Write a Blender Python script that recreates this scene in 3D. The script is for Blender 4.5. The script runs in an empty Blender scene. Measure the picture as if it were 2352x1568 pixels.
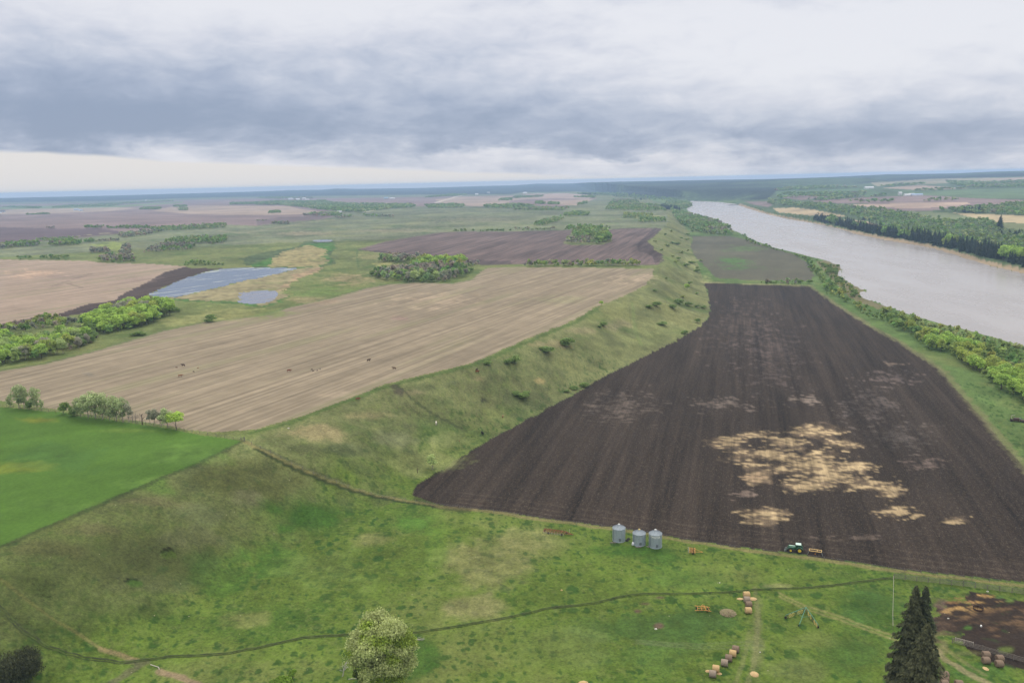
import bpy, bmesh, math, random
import numpy as np
from mathutils import Vector, Matrix
random.seed(7); rng = np.random.default_rng(7)
S = bpy.context.scene; COL = S.collection
R = math.radians
# ------------------------------------------------------------------ camera
CAMZ = 120.0; FPX = 1829.0; PITCH = R(11.32); ROLL = R(1.35)      # FPX in units of a 2352-wide picture
fw = np.array([0, math.cos(PITCH), -math.sin(PITCH)])
up0 = np.array([0, math.sin(PITCH), math.cos(PITCH)]); rt0 = np.array([1.0, 0, 0])
rt = rt0*math.cos(ROLL) - up0*math.sin(ROLL); up = up0*math.cos(ROLL) + rt0*math.sin(ROLL)
cd = bpy.data.cameras.new('camera'); cam = bpy.data.objects.new('camera', cd); COL.objects.link(cam)
cam.matrix_world = Matrix(((rt[0], up[0], -fw[0], 0), (rt[1], up[1], -fw[1], 0), (rt[2], up[2], -fw[2], CAMZ), (0, 0, 0, 1)))
cd.sensor_width = 36; cd.lens = 36*FPX/2352; cd.clip_start = 1; cd.clip_end = 200000
S.camera = cam
# ------------------------------------------------------------------ light
SUN_EL, SUN_AZ = 58, 12          # azimuth clockwise from +Y (behind cloud, ahead and left of the camera)
sl = bpy.data.lights.new('sun', 'SUN'); sl.energy = 1.5; sl.angle = R(20); sl.color = (1, 0.96, 0.90)
so = bpy.data.objects.new('sun', sl); COL.objects.link(so)
sd = Vector((math.sin(R(SUN_AZ))*math.cos(R(SUN_EL)), math.cos(R(SUN_AZ))*math.cos(R(SUN_EL)), math.sin(R(SUN_EL))))
so.rotation_euler = (-sd).to_track_quat('-Z', 'Y').to_euler(); so.location = (0, 0, 400)
S.view_settings.view_transform = 'Standard'; S.view_settings.look = 'None'
S.view_settings.exposure = 0.0; S.view_settings.gamma = 1
W = bpy.data.worlds.new('World'); S.world = W; W.use_nodes = True

class NT:                         # small node-graph helper
    def __init__(s, tree): s.t = tree; s.N = tree.nodes; s.L = tree.links; s.N.clear()
    def n(s, typ, **k):
        x = s.N.new(typ)
        for a, b in k.items(): setattr(x, a, b)
        return x
    def put(s, sock, v):
        if isinstance(v, bpy.types.NodeSocket): s.L.new(v, sock)
        else:
            try: sock.default_value = v
            except Exception: sock.default_value = (*v, 1)
    def m(s, op, a, b=0.0, c=0.0):
        x = s.n('ShaderNodeMath', operation=op); s.put(x.inputs[0], a); s.put(x.inputs[1], b); s.put(x.inputs[2], c); return x.outputs[0]
    def mix(s, f, a, b, mode='MIX'):
        x = s.n('ShaderNodeMix', data_type='RGBA', blend_type=mode); s.put(x.inputs[0], f); s.put(x.inputs[6], a); s.put(x.inputs[7], b); return x.outputs[2]
    def noise(s, vec, scale, detail=4, rough=0.55, dist=0.0, dim='3D'):
        x = s.n('ShaderNodeTexNoise', noise_dimensions=dim); s.put(x.inputs['Vector'], vec); x.inputs['Scale'].default_value = scale
        x.inputs['Detail'].default_value = detail; x.inputs['Roughness'].default_value = rough; x.inputs['Distortion'].default_value = dist
        return x.outputs['Fac']
    def vm(s, op, a, b=(0, 0, 0)):
        x = s.n('ShaderNodeVectorMath', operation=op); s.put(x.inputs[0], a); s.put(x.inputs[1], b); return x.outputs[0]
    def ss(s, v, a, b, lo=0.0, hi=1.0):
        x = s.n('ShaderNodeMapRange', interpolation_type='SMOOTHSTEP'); s.put(x.inputs[0], v)
        for i, q in enumerate((a, b, lo, hi)): x.inputs[i+1].default_value = q
        return x.outputs[0]
    def comb(s, x, y, z):
        c = s.n('ShaderNodeCombineXYZ'); s.put(c.inputs[0], x); s.put(c.inputs[1], y); s.put(c.inputs[2], z); return c.outputs[0]
def lin(r, g, b): return tuple((v/255/12.92 if v/255 <= .04045 else ((v/255+.055)/1.055)**2.4) for v in (r, g, b))

def build_world():
    w = NT(W.node_tree)
    tc = w.n('ShaderNodeTexCoord').outputs['Generated']
    sp = w.n('ShaderNodeSeparateXYZ'); w.L.new(tc, sp.inputs[0]); X, Y, Z = sp.outputs
    el = w.m('MULTIPLY', w.m('ARCSINE', Z), 180/math.pi)                   # elevation, degrees
    az = w.m('MULTIPLY', w.m('ARCTAN2', X, Y), 180/math.pi)                # azimuth, degrees
    zz = w.m('ADD', w.m('MAXIMUM', Z, 0.0), 0.075)
    P = w.comb(w.m('DIVIDE', X, zz), w.m('DIVIDE', Y, zz), 0.0)            # flat cloud deck
    n1 = w.noise(P, 0.42, 8, .56, .25); n2 = w.noise(w.vm('ADD', w.comb(w.m('MULTIPLY', az, .30), w.m('MULTIPLY', el, .75), 1.0), (7, 3, 0)), 1.0, 9, .6, .35)
    ang = w.comb(w.m('MULTIPLY', az, .12), w.m('MULTIPLY', el, .36), 3.0)
    n3 = w.noise(ang, 1.0, 8, .58, .3)
    d = w.m('ADD', w.m('MULTIPLY', w.m('SUBTRACT', n1, .5), .7), w.m('MULTIPLY', w.m('SUBTRACT', n2, .5), .72))
    d = w.m('ADD', d, w.m('MULTIPLY', w.m('SUBTRACT', n3, .5), 1.0))
    wob = w.m('MULTIPLY', w.m('SUBTRACT', n3, .5), 5.0)
    ew = w.m('ADD', el, wob)
    def blob(a0, e0, sa, se, amp, e=ew):
        u = w.m('POWER', w.m('ABSOLUTE', w.m('DIVIDE', w.m('SUBTRACT', az, a0), sa)), 2.0)
        v = w.m('POWER', w.m('ABSOLUTE', w.m('DIVIDE', w.m('SUBTRACT', e, e0), se)), 2.0)
        return w.m('MULTIPLY', w.m('EXPONENT', w.m('MULTIPLY', w.m('ADD', u, v), -1.0)), amp)
    base = w.m('ADD', d, 0.17)
    for b in BLOBS: base = w.m('ADD', base, blob(*b))
    # bright clear slit under the deck, left and centre
    top = w.m('ADD', w.m('MULTIPLY', az, -0.060), w.m('ADD', .60, w.m('MULTIPLY', w.m('SUBTRACT', n3, .5), .7)))
    top = w.m('MAXIMUM', top, .25)
    slit = w.ss(w.m('SUBTRACT', top, el), -0.14, 0.16)
    slit = w.m('MULTIPLY', slit, w.ss(az, 8.0, 20.0, 1.0, .15))
    f = w.ss(base, -0.15, 1.05)
    ramp = w.n('ShaderNodeValToRGB'); w.L.new(f, ramp.inputs[0]); cr = ramp.color_ramp
    cols = [(0.0, lin(234, 235, 241)), (.25, lin(216, 219, 230)), (.5, lin(195, 202, 218)), (.78, lin(170, 181, 203)), (1.0, lin(150, 164, 189))]
    cr.elements[0].position = 0; cr.elements[0].color = (*cols[0][1], 1); cr.elements[1].position = 1; cr.elements[1].color = (*cols[4][1], 1)
    for p_, c_ in cols[1:4]:
        e = cr.elements.new(p_); e.color = (*c_, 1)
    c = w.mix(slit, ramp.outputs[0], (*lin(230, 227, 226), 1))
    hz = w.ss(el, 0.0, 3.0, .12, 0.0)
    c = w.mix(hz, c, (*lin(204, 211, 222), 1))
    high = w.ss(el, 13.0, 40.0)                                             # overcast is brighter overhead
    c = w.mix(high, c, (SKYTOP*1.04, SKYTOP, SKYTOP*.95, 1))
    sky = w.n('ShaderNodeTexSky', sky_type='NISHITA'); sky.sun_disc = False; sky.sun_elevation = R(SUN_EL); sky.sun_rotation = R(SUN_AZ)
    sk = w.vm('MULTIPLY', sky.outputs[0], (0.1, 0.1, 0.1))
    c = w.mix(0.93, sk, c)
    bg = w.n('ShaderNodeBackground'); w.L.new(c, bg.inputs[0]); bg.inputs[1].default_value = 1.0
    o = w.n('ShaderNodeOutputWorld'); w.L.new(bg.outputs[0], o.inputs[0])
SKYTOP = 1.75; HAZE_D = 1.0e-4
BLOBS = [(-33, 5.6, 15, 2.4, .50), (-14, 4.4, 22, 2.2, .46), (-30, 3.2, 12, 1.3, .22), (10, 2.6, 20, 1.8, .42), (30, 2.2, 14, 1.8, .28), (-18, 7.9, 20, 2.0, .22), (3, 5.8, 12, 1.8, .18), (2, 9.4, 10, 1.4, .10), (-34, 10.5, 8, 1.5, .15),
         (-26, 12.6, 14, 2.2, -.28), (-8, 12.2, 12, 1.8, -.30), (21, 8.0, 15, 2.6, -.34), (10, 10.8, 6, 1.4, -.15), (-1, 2.0, 5, .5, -.40), (7, 1.3, 4, .4, -.30), (27, 11.8, 9, 1.5, .16)]
build_world()
# ------------------------------------------------------------------ maths
def rays(px):
    px = np.atleast_2d(np.asarray(px, float)); a = (px[:, 0]-1176)/FPX; b = (784-px[:, 1])/FPX
    d = fw[None] + a[:, None]*rt[None] + b[:, None]*up[None]
    return d/np.linalg.norm(d, axis=1)[:, None]
def on_plane(px, z):
    d = rays(px); t = (z-CAMZ)/d[:, 2]; return np.stack([d[:, 0]*t, d[:, 1]*t], 1)
def sm(t): t = np.clip(t, 0, 1); return t*t*(3-2*t)
def vnoise(x, y, seed=0):
    xi = np.floor(x).astype(np.int64); yi = np.floor(y).astype(np.int64); fx = x-xi; fy = y-yi
    fx = fx*fx*(3-2*fx); fy = fy*fy*(3-2*fy)
    def h(a, b):
        n = (a*374761393 + b*668265263 + seed*982451653) & 0x7fffffff
        n = ((n ^ (n >> 13))*1274126177) & 0x7fffffff
        return ((n ^ (n >> 16)) & 0xffff)/65535.0
    return (h(xi, yi)*(1-fx)+h(xi+1, yi)*fx)*(1-fy) + (h(xi, yi+1)*(1-fx)+h(xi+1, yi+1)*fx)*fy
def fbm(x, y, L, octv=4, seed=0, gain=.5):       # about -0.5..0.5
    s = 0; a = 1; t = 0
    for i in range(octv):
        s = s + a*(vnoise(x/L*(2**i)+17.3*i, y/L*(2**i)-9.1*i, seed+i)-.5); t += a; a *= gain
    return s/t*1.5
def inpoly(P, x, y):
    P = np.asarray(P); ins = np.zeros(x.shape, bool)
    bb = (x >= P[:, 0].min()) & (x <= P[:, 0].max()) & (y >= P[:, 1].min()) & (y <= P[:, 1].max())
    if not bb.any(): return ins
    xs = x[bb]; ys = y[bb]; r = np.zeros(xs.shape, bool); j = len(P)-1
    for i in range(len(P)):
        xi, yi = P[i]; xj, yj = P[j]
        if yi != yj:
            c = ((yi > ys) != (yj > ys)) & (xs < (xj-xi)*(ys-yi)/(yj-yi)+xi); r ^= c
        j = i
    ins[bb] = r; return ins
def dline(P, x, y):
    P = np.asarray(P); d = np.full(x.shape, 1e18)
    for a, b in zip(P[:-1], P[1:]):
        vx, vy = b-a; L = vx*vx+vy*vy+1e-9
        t = np.clip(((x-a[0])*vx+(y-a[1])*vy)/L, 0, 1); d = np.minimum(d, (x-a[0]-t*vx)**2+(y-a[1]-t*vy)**2)
    return np.sqrt(d)
# ------------------------------------------------------------------ landform
U = 22.0; RIV = -5.0
crest_px = [(0, 1255), (82, 1217), (176, 1178), (270, 1137), (350, 1102), (450, 1062), (565, 1012), (663, 969), (738, 941), (813, 911), (888, 884), (988, 859), (1088, 834), (1176, 797), (1258, 760), (1326, 733), (1376, 703), (1426, 684), (1485, 655), (1508, 630), (1520, 610), (1523, 598), (1521, 584), (1503, 575), (1490, 555), (1503, 543), (1523, 524), (1537, 507), (1532, 492), (1512, 480), (1480, 469), (1440, 459)]
toe_px = [(180, 1600), (300, 1515), (430, 1430), (560, 1330), (700, 1240), (850, 1172), (948, 1138), (955, 1122), (1000, 1092), (1088, 1034), (1176, 981), (1251, 944), (1326, 901), (1401, 858), (1476, 822), (1551, 785), (1612, 748), (1630, 722), (1630, 690), (1618, 650), (1601, 600), (1586, 570), (1588, 545), (1572, 520), (1556, 497), (1550, 484), (1540, 474), (1505, 463)]
CREST = np.vstack([[(-700, -600), (-400, -150), (-240, 90)], on_plane(crest_px, U), [(500, 5200), (520, 9000)]])
TOE = np.vstack([[(-560, -600), (-280, -150), (-175, 40)], on_plane(toe_px, 0.0), [(850, 5200), (900, 9000)]])
UPPER = np.vstack([CREST, [(-30000, 9000), (-30000, -600)]]); LOWER = np.vstack([TOE, [(30000, 9000), (30000, -600)]])
nearbank = [(1581, 464), (1593, 472), (1577, 479), (1586, 493), (1626, 503), (1663, 518), (1676, 528), (1701, 535), (1726, 550), (1764, 563), (1789, 573), (1839, 585), (1889, 598), (1919, 605), (1939, 615), (1928, 622), (1929, 633), (1959, 650), (1986, 667), (1980, 675), (1994, 688), (2039, 705), (2114, 730), (2189, 753), (2264, 771), (2352, 797), (2480, 840)]
farbank = [(1586, 461), (1651, 464), (1688, 468.5), (1726, 482), (1764, 493), (1814, 504), (1864, 512), (1914, 522), (1964, 537), (2039, 552), (2139, 569), (2189, 584), (2264, 609), (2352, 628), (2480, 665)]
NB = np.vstack([on_plane(nearbank, RIV), [(620, 430), (700, 250)]]); FB = np.vstack([on_plane(farbank, RIV), [(1050, 640), (1250, 250)]])
RIVER = np.vstack([NB, FB[::-1]]); RIVC = np.vstack([RIVER, RIVER[:1]])
RIGHT = np.vstack([FB[::-1], [(900, 6000), (900, 40000), (40000, 40000), (40000, 250)]])
ponds_px = [[(337, 677), (365, 681.5), (400, 682), (450, 671), (500, 659), (588, 638), (663, 622), (683, 616), (588, 615), (515, 617), (475, 624), (425, 641), (375, 661)],
            [(557, 672), (600, 668), (633, 668), (638, 680), (613, 694), (588, 697), (562, 697), (550, 684)],
            [(718, 552), (745, 550.5), (765, 551.5), (757, 554.5), (725, 555)]]
POND = [on_plane(p, U-.35) for p in ponds_px]
sky_px = [(-700, 470), (0, 455), (250, 449.5), (425, 444.5), (588, 440), (663, 437), (738, 436), (773, 433), (813, 434), (963, 432), (1088, 428), (1176, 426), (1233, 422), (1288, 422), (1376, 420), (1501, 418), (1651, 414), (1764, 412), (1889, 407.5), (1989, 403), (2039, 400.5), (2101, 400), (2189, 398.5), (2289, 394), (2352, 392.5), (2900, 380)]
sr = rays(sky_px); SKA = np.arctan2(sr[:, 0], sr[:, 1]); SKT = sr[:, 2]/np.hypot(sr[:, 0], sr[:, 1])
nr_px = [(1380, 446), (1411, 443), (1480, 434), (1560, 426), (1651, 419), (1764, 413), (1889, 408.5), (1989, 409), (2060, 418), (2130, 430)]
nr = rays(nr_px); NRA = np.arctan2(nr[:, 0], nr[:, 1]); NRT = nr[:, 2]/np.hypot(nr[:, 0], nr[:, 1])
def H(x, y):
    x = np.asarray(x, float); y = np.asarray(y, float)
    r = np.hypot(x, y); az = np.arctan2(x, y)
    iu = inpoly(UPPER, x, y) | ((y > 9000) & (x < 520)); il = inpoly(LOWER, x, y) | ((y > 9000) & (x > 900))
    mid = ~(iu | il); t = np.where(iu, 1.0, 0.0)
    if mid.any():
        dt = dline(TOE, x[mid], y[mid]); dc = dline(CREST, x[mid], y[mid]); q = dt/(dt+dc+1e-6)
        q = np.clip(q + fbm(x[mid], y[mid], 40, 3, 5)*.35*q*(1-q)*2, 0, 1)
        t[mid] = .35*q+.65*sm(q)
    h = U*t
    h = h + fbm(x, y, 260, 3, 11)*1.2*sm((r-300)/600)*(t*.7+.3) + fbm(x, y, 1500, 3, 21)*14*sm((r-1600)/3000)
    slope = 4*t*(1-t)
    h = h + fbm(x, y, 26, 4, 3)*.9*slope + fbm(x, y, 7, 2, 8)*.5*slope
    # far side of the river climbs in benches
    ir = inpoly(RIGHT, x, y)
    if ir.any():
        dr = dline(FB, x[ir], y[ir])
        hr = np.interp(r[ir], [0, 1200, 2400, 4000, 6000, 9000, 20000], [5, 6, 15, 38, 68, 102, 120])*sm(dr/260)
        h[ir] = hr + fbm(x[ir], y[ir], 900, 3, 31)*8*sm(dr/900)
    # distant ridges
    a = np.clip(np.degrees(az), -60, 60)
    RR = np.interp(a, [-60, 8, 28, 60], [12500, 12500, 9300, 9300])
    zt = np.minimum(CAMZ + RR*np.interp(az, SKA, SKT), 148.0)
    k = sm((r-.58*RR)/(.42*RR)); h = h*(1-k) + zt*k
    h = h - np.maximum(r-RR, 0)*.02
    nz = CAMZ + 6200*np.interp(az, NRA, NRT, left=-.1, right=-.1)
    prof = np.where(r < 6200, sm((r-4250)/1950), 1-.6*sm((r-6200)/2500))
    nw = sm((a-6.4)/2)*sm((28.5-a)/3.5)
    h = np.maximum(h, np.where(nw > 0, np.maximum(nz, 0)*prof*nw + h*(1-nw)*0, -99))
    # river bed and ponds
    near = (r < 4600) & (x > 100)
    if near.any():
        xn = x[near]; yn = y[near]; ins = inpoly(RIVER, xn, yn); dd = dline(RIVC, xn, yn); hn = h[near]
        hn = np.where(ins & (dd > 3), -8.0, (RIV-.3)*(1-sm(dd/16)) + hn*sm(dd/16) + fbm(xn, yn, 16, 4, 73, .6)*1.5*(1-sm(dd/26))); h[near] = hn
    for P in POND:
        ins = np.zeros(x.shape, bool); nb = (np.abs(x-P[:, 0].mean()) < 300) & (np.abs(y-P[:, 1].mean()) < 450)
        if nb.any(): ins[nb] = inpoly(P, x[nb]+fbm(x[nb], y[nb], 14, 4, 71, .65)*9, y[nb]+fbm(x[nb], y[nb], 14, 4, 72, .65)*9)
        if ins.any(): h[ins] = U-1.2
        bb = (np.abs(x-P[:, 0].mean()) < 260) & (np.abs(y-P[:, 1].mean()) < 400) & ~ins
        if bb.any():
            q = sm(dline(np.vstack([P, P[:1]]), x[bb], y[bb])/40); h[bb] = h[bb]*q + (U-.25)*(1-q)
    return h
def G(px):                        # picture point -> point on the real ground
    px = np.atleast_2d(np.asarray(px, float)); d = rays(px); hz = np.hypot(d[:, 0], d[:, 1])
    rs = np.exp(np.linspace(math.log(60), math.log(15500), 420)); out = np.zeros((len(px), 3))
    for c in range(0, len(px), 800):
        dd = d[c:c+800]; ux = dd[:, 0]/hz[c:c+800]; uy = dd[:, 1]/hz[c:c+800]; sl_ = dd[:, 2]/hz[c:c+800]
        X = ux[:, None]*rs; Y = uy[:, None]*rs; Z = CAMZ+sl_[:, None]*rs
        D = Z-H(X.ravel(), Y.ravel()).reshape(X.shape); hit = D < 0
        i = np.where(hit.any(1), hit.argmax(1), len(rs)-1); i = np.maximum(i, 1); k = np.arange(len(dd))
        d0 = D[k, i-1]; d1 = D[k, i]; f = np.clip(d0/(d0-d1+1e-9), 0, 1); lo = rs[i-1]; hi = rs[i]; r = lo+(hi-lo)*f
        for _ in range(5):
            zz = CAMZ+sl_*r-H(ux*r, uy*r); lo = np.where(zz > 0, r, lo); hi = np.where(zz > 0, hi, r); r = .5*(lo+hi)
        out[c:c+800] = np.stack([ux*r, uy*r, H(ux*r, uy*r)], 1)
    return out
def dens(pts, step=30):
    o = []; n = len(pts)
    for i in range(n):
        a = np.array(pts[i], float); b = np.array(pts[(i+1) % n], float); k = max(1, int(np.hypot(*(b-a))/step))
        for j in range(k): o.append(a+(b-a)*j/k)
    return o
def GP(pts, step=30): return G(dens(pts, step))[:, :2]
def g1(x, y): p = G([(x, y)])[0]; return Vector(p)
# ------------------------------------------------------------------ land cover
C_PAST = (.112, .135, .047); C_LUSH = (.058, .105, .022); C_PLOUGH = (.0275, .0206, .0156); C_STUB = (.208, .170, .120); C_GREEN = (.056, .112, .016)
C_SLOPE = (.132, .144, .060); C_MAUVE = (.170, .125, .115); C_PINK = (.26, .20, .155); C_WOOD = (.060, .090, .035); C_TAN = (.32, .25, .15); C_FORE = (.018, .028, .020)
C_PUR = (.095, .068, .070)
dark = [(1616, 648), (1752, 654), (1861, 657), (1894, 680), (1939, 710), (2004, 751), (2064, 784), (2114, 816), (2164, 851), (2201, 896), (2251, 951), (2301, 1011), (2352, 1074), (2470, 1210), (2600, 1380), (2352, 1338), (2204, 1321), (2039, 1302), (1874, 1277), (1764, 1264), (1588, 1241), (1506, 1226), (1396, 1209), (1286, 1195), (1176, 1180), (1055, 1164), (1000, 1156), (948, 1140), (950, 1124), (968, 1109), (998, 1091), (1038, 1066), (1088, 1034), (1138, 999), (1176, 981), (1251, 944), (1326, 901), (1401, 857), (1476, 821), (1551, 784), (1612, 748), (1628, 725), (1630, 690), (1624, 670)]
stub = [(-260, 905), (0, 851), (100, 836), (250, 796), (375, 759), (475, 739), (588, 727), (663, 706), (763, 684), (838, 662), (900, 652), (963, 649), (1038, 651), (1083, 642), (1108, 622), (1120, 615), (1176, 614), (1326, 614), (1500, 618), (1501, 633), (1480, 655), (1422, 685), (1370, 703), (1320, 735), (1252, 761), (1176, 793), (1088, 832), (988, 857), (888, 882), (813, 909), (738, 938), (663, 965), (588, 984), (500, 991), (425, 985), (350, 972), (250, 958), (150, 943), (100, 934), (0, 921), (-260, 890+0)]
stub[-1] = (-260, 915)
green = [(-260, 920), (0, 935), (125, 945), (175, 954), (275, 967), (375, 982), (475, 1000), (558, 1012), (450, 1066), (350, 1104), (270, 1138), (176, 1179), (82, 1219), (0, 1255), (-260, 1390)]
LC = [  # (surface, colour, outline)
 ('hills', C_FORE, [(-500, 476), (0, 465), (250, 462), (425, 455), (588, 452), (813, 449), (988, 447), (1176, 446), (1200, 442), (1326, 440), (1401, 444), (1463, 453), (1576, 459), (1650, 461), (1764, 458), (1784, 440), (1850, 432), (1989, 421), (2139, 411), (2352, 406), (2700, 400), (2700, 370), (1176, 410), (-500, 440)]),
 ('farmland', C_MAUVE, [(-500, 575), (0, 558), (125, 552), (272, 537), (300, 531), (420, 524), (520, 516), (588, 519), (640, 512), (738, 504), (768, 497), (740, 487), (800, 478), (960, 474), (1050, 473), (1130, 475), (1176, 470), (1270, 475), (1330, 470), (1372, 455), (1326, 447), (1176, 449), (988, 452), (800, 455), (588, 456), (425, 459), (250, 466), (0, 470), (-500, 480)]),
 ('farmland', C_PINK, [(588, 473), (663, 473), (703, 482), (743, 488), (688, 493), (588, 494), (440, 492), (350, 484), (400, 474), (500, 472)]),
 ('farmland', (.27, .215, .17), [(40, 492), (0, 493), (-300, 500), (-300, 488), (0, 484), (60, 478), (200, 474), (320, 478), (240, 486), (120, 490)]),
 ('farmland', C_PUR, [(-300, 530), (0, 522), (120, 525), (225, 524), (275, 531), (272, 537), (175, 545), (125, 552), (0, 558), (-300, 570)]),
 ('farmland', (.12, .09, .088), [(590, 506), (640, 500), (700, 498), (765, 496), (738, 503), (640, 512), (590, 518)]),
 ('farmland', C_PINK, [(1000, 458), (1060, 452), (1176, 450), (1300, 453), (1176, 460), (1150, 472), (1110, 474), (1020, 470)]),
 ('farmland', (.30, .23, .19), [(1195, 446), (1300, 444), (1370, 450), (1350, 457), (1250, 454)]),
 ('farmland', C_PINK, [(1250, 462), (1364, 457), (1340, 467), (1325, 472), (1260, 468)]),
 ('farmland', (.12, .16, .06), [(-300, 488), (0, 476), (120, 472), (270, 472), (420, 462), (420, 466), (280, 476), (130, 479), (0, 481), (-300, 494)]),
 ('marsh', (.05, .075, .03), [(545, 594), (588, 584), (640, 574), (688, 566), (700, 554), (763, 548), (773, 562), (763, 582), (768, 600), (758, 609), (738, 614), (588, 615), (560, 604)]),
 ('marsh', (.045, .115, .022), [(575, 612), (600, 600), (640, 588), (680, 572), (705, 560), (770, 556), (765, 575), (752, 580), (766, 600), (738, 614)]),
 ('marsh', (.22, .19, .09), [(618, 612), (625, 595), (650, 578), (708, 563), (748, 572), (750, 584), (740, 590), (756, 597), (738, 612)]),
 ('marsh', (.20, .175, .095), [(395, 683), (450, 672), (588, 639), (683, 618), (738, 612), (735, 624), (675, 634), (660, 648), (640, 666), (660, 678), (640, 692), (600, 702), (525, 692), (440, 690), (400, 688)]),
 ('marsh', (.25, .185, .11), [(660, 646), (676, 630), (740, 614), (740, 622), (690, 636), (672, 650), (650, 668), (632, 666), (645, 655)]),
 ('marsh', (.05, .11, .025), [(385, 684), (440, 690), (530, 692), (600, 702), (640, 693), (660, 680), (672, 676), (650, 696), (600, 706), (520, 697), (420, 692)]),
 ('ploughed_field', C_PLOUGH, dark),
 ('stubble_field', C_STUB, stub),
 ('green_field', C_GREEN, green),
 ('stubble_field', C_PINK, [(-260, 590), (0, 596), (200, 599), (237, 604), (350, 606), (425, 612), (375, 627), (337, 649), (270, 682), (267, 689), (200, 699), (125, 724), (62, 732), (0, 746), (-260, 810)]),
 ('ploughed_field', (.052, .037, .032), [(425, 612), (440, 616), (512, 616), (475, 623), (425, 640), (375, 660), (337, 677), (350, 683), (395, 683), (350, 690), (300, 702), (225, 712), (125, 732), (25, 753), (0, 756), (-260, 830), (-260, 810), (0, 746), (62, 732), (125, 724), (200, 699), (267, 689), (270, 682), (337, 649), (375, 627)]),
 ('ploughed_field', (.105, .078, .072), [(820, 573), (888, 554), (1013, 534), (1063, 532), (1176, 532), (1288, 529), (1381, 530), (1426, 525), (1521, 524), (1501, 545), (1486, 555), (1501, 565), (1503, 575), (1521, 583), (1523, 600), (1511, 608), (1468, 608), (1351, 606), (1176, 608), (1110, 609), (1063, 602), (938, 587), (875, 581)]),
 ('ploughed_field', (.058, .043, .041), [(1521, 524), (1501, 545), (1486, 555), (1501, 565), (1503, 575), (1521, 583), (1523, 600), (1502, 604), (1496, 586), (1466, 577), (1462, 562), (1480, 545), (1500, 526)]),
 ('ploughed_field', (.062, .047, .045), [(820, 573), (870, 576), (1000, 590), (1120, 598), (1176, 600), (1176, 608), (1110, 609), (1063, 602), (938, 587), (875, 581)]),
 ('ground', (.15, .16, .07), [(1294, 560), (1320, 564), (1380, 563), (1406, 555), (1402, 540), (1350, 530), (1315, 531)]),
 ('far_field', (.085, .082, .055), [(1588, 542), (1683, 543), (1720, 552), (1764, 567), (1826, 585), (1859, 608), (1868, 633), (1859, 646), (1764, 645), (1641, 638), (1631, 623), (1601, 595), (1586, 570), (1592, 550)]),
 ('far_bank', C_WOOD, [(1784, 470), (1700, 462), (1764, 457), (1784, 440), (1850, 432), (1989, 421), (2139, 411), (2352, 407), (2700, 400), (2700, 720), (2480, 662), (2352, 627), (2264, 608), (2189, 583), (2139, 568), (2039, 551), (1964, 536), (1914, 521), (1864, 511), (1814, 503), (1764, 492), (1726, 481), (1688, 467)]),
 ('farmland', C_TAN, [(1774, 478), (1826, 477), (1876, 483), (1924, 493), (1951, 497), (1914, 498), (1864, 495), (1789, 488)]),
 ('farmland', (.34, .26, .17), [(1934, 504), (1989, 508), (2026, 518), (2081, 529), (2121, 535), (2081, 534), (2014, 523), (1950, 511)]),
 ('farmland', C_MAUVE, [(1710, 462), (1760, 463), (1775, 470), (1764, 476), (1730, 470)]),
 ('farmland', C_MAUVE, [(1791, 454), (1839, 449), (1904, 450), (1890, 455), (1844, 460)]),
 ('farmland', C_MAUVE, [(1851, 462), (1989, 453), (2139, 448), (2226, 455), (2352, 459), (2600, 462), (2600, 474), (2352, 466), (2239, 473), (2139, 484), (2051, 484), (1939, 470), (2014, 468), (1919, 467)]),
 ('farmland', (.35, .26, .20), [(1945, 471), (2014, 468), (2139, 465), (2239, 466), (2200, 473), (2110, 479), (2030, 477)]),
 ('farmland', (.085, .13, .055), [(2046, 438), (2352, 433), (2600, 430), (2600, 455), (2352, 457), (2239, 454), (2114, 448)]),
 ('farmland', C_PINK, [(2024, 432), (2114, 425), (2226, 433), (2114, 437)]),
 ('farmland', (.22, .20, .13), [(1999, 420), (2139, 411), (2352, 407), (2600, 402), (2600, 412), (2352, 414), (2239, 418), (2014, 428)]),
 ('farmland', (.34, .26, .2), [(2239, 412), (2352, 408), (2600, 403), (2600, 409), (2352, 413)]),
 ('farmland', (.075, .125, .05), [(1781, 439), (1989, 432), (2039, 446), (1989, 452), (1889, 448), (1784, 450)]),
 ('farmland', (.36, .29, .17), [(2189, 489), (2352, 495), (2600, 502), (2600, 520), (2352, 513), (2289, 510), (2226, 498)]),
 ('farmland', (.14, .16, .07), [(2226, 500), (2289, 511), (2352, 514), (2600, 522), (2600, 540), (2352, 528), (2310, 524)]),
 ('farmland', (.14, .165, .08), [(2089, 485), (2176, 489), (2239, 500), (2164, 508), (2101, 498)]),
 ('shore', (.26, .20, .13), [(1700, 467), (1764, 489), (1864, 509), (1964, 531), (2039, 544), (2139, 561), (2189, 574), (2264, 598), (2352, 617), (2480, 650), (2480, 672), (2352, 634), (2264, 614), (2189, 590), (2139, 575), (2039, 558), (1964, 542), (1914, 527), (1864, 517), (1764, 498), (1688, 474)]),
 ('shore', (.13, .12, .06), [(1889, 598), (1919, 605), (1939, 615), (1928, 622), (1929, 633), (1959, 650), (1986, 667), (1980, 675), (1994, 688), (2039, 706), (2020, 710), (1960, 690), (1930, 660), (1900, 630), (1875, 602)]),
 ('corral_mud', (.028, .020, .0155), [(2197, 1355), (2352, 1370), (2480, 1385), (2480, 1560), (2352, 1518), (2286, 1495), (2187, 1469), (2150, 1466), (2131, 1402), (2128, 1375), (2165, 1360)]),
]
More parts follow.
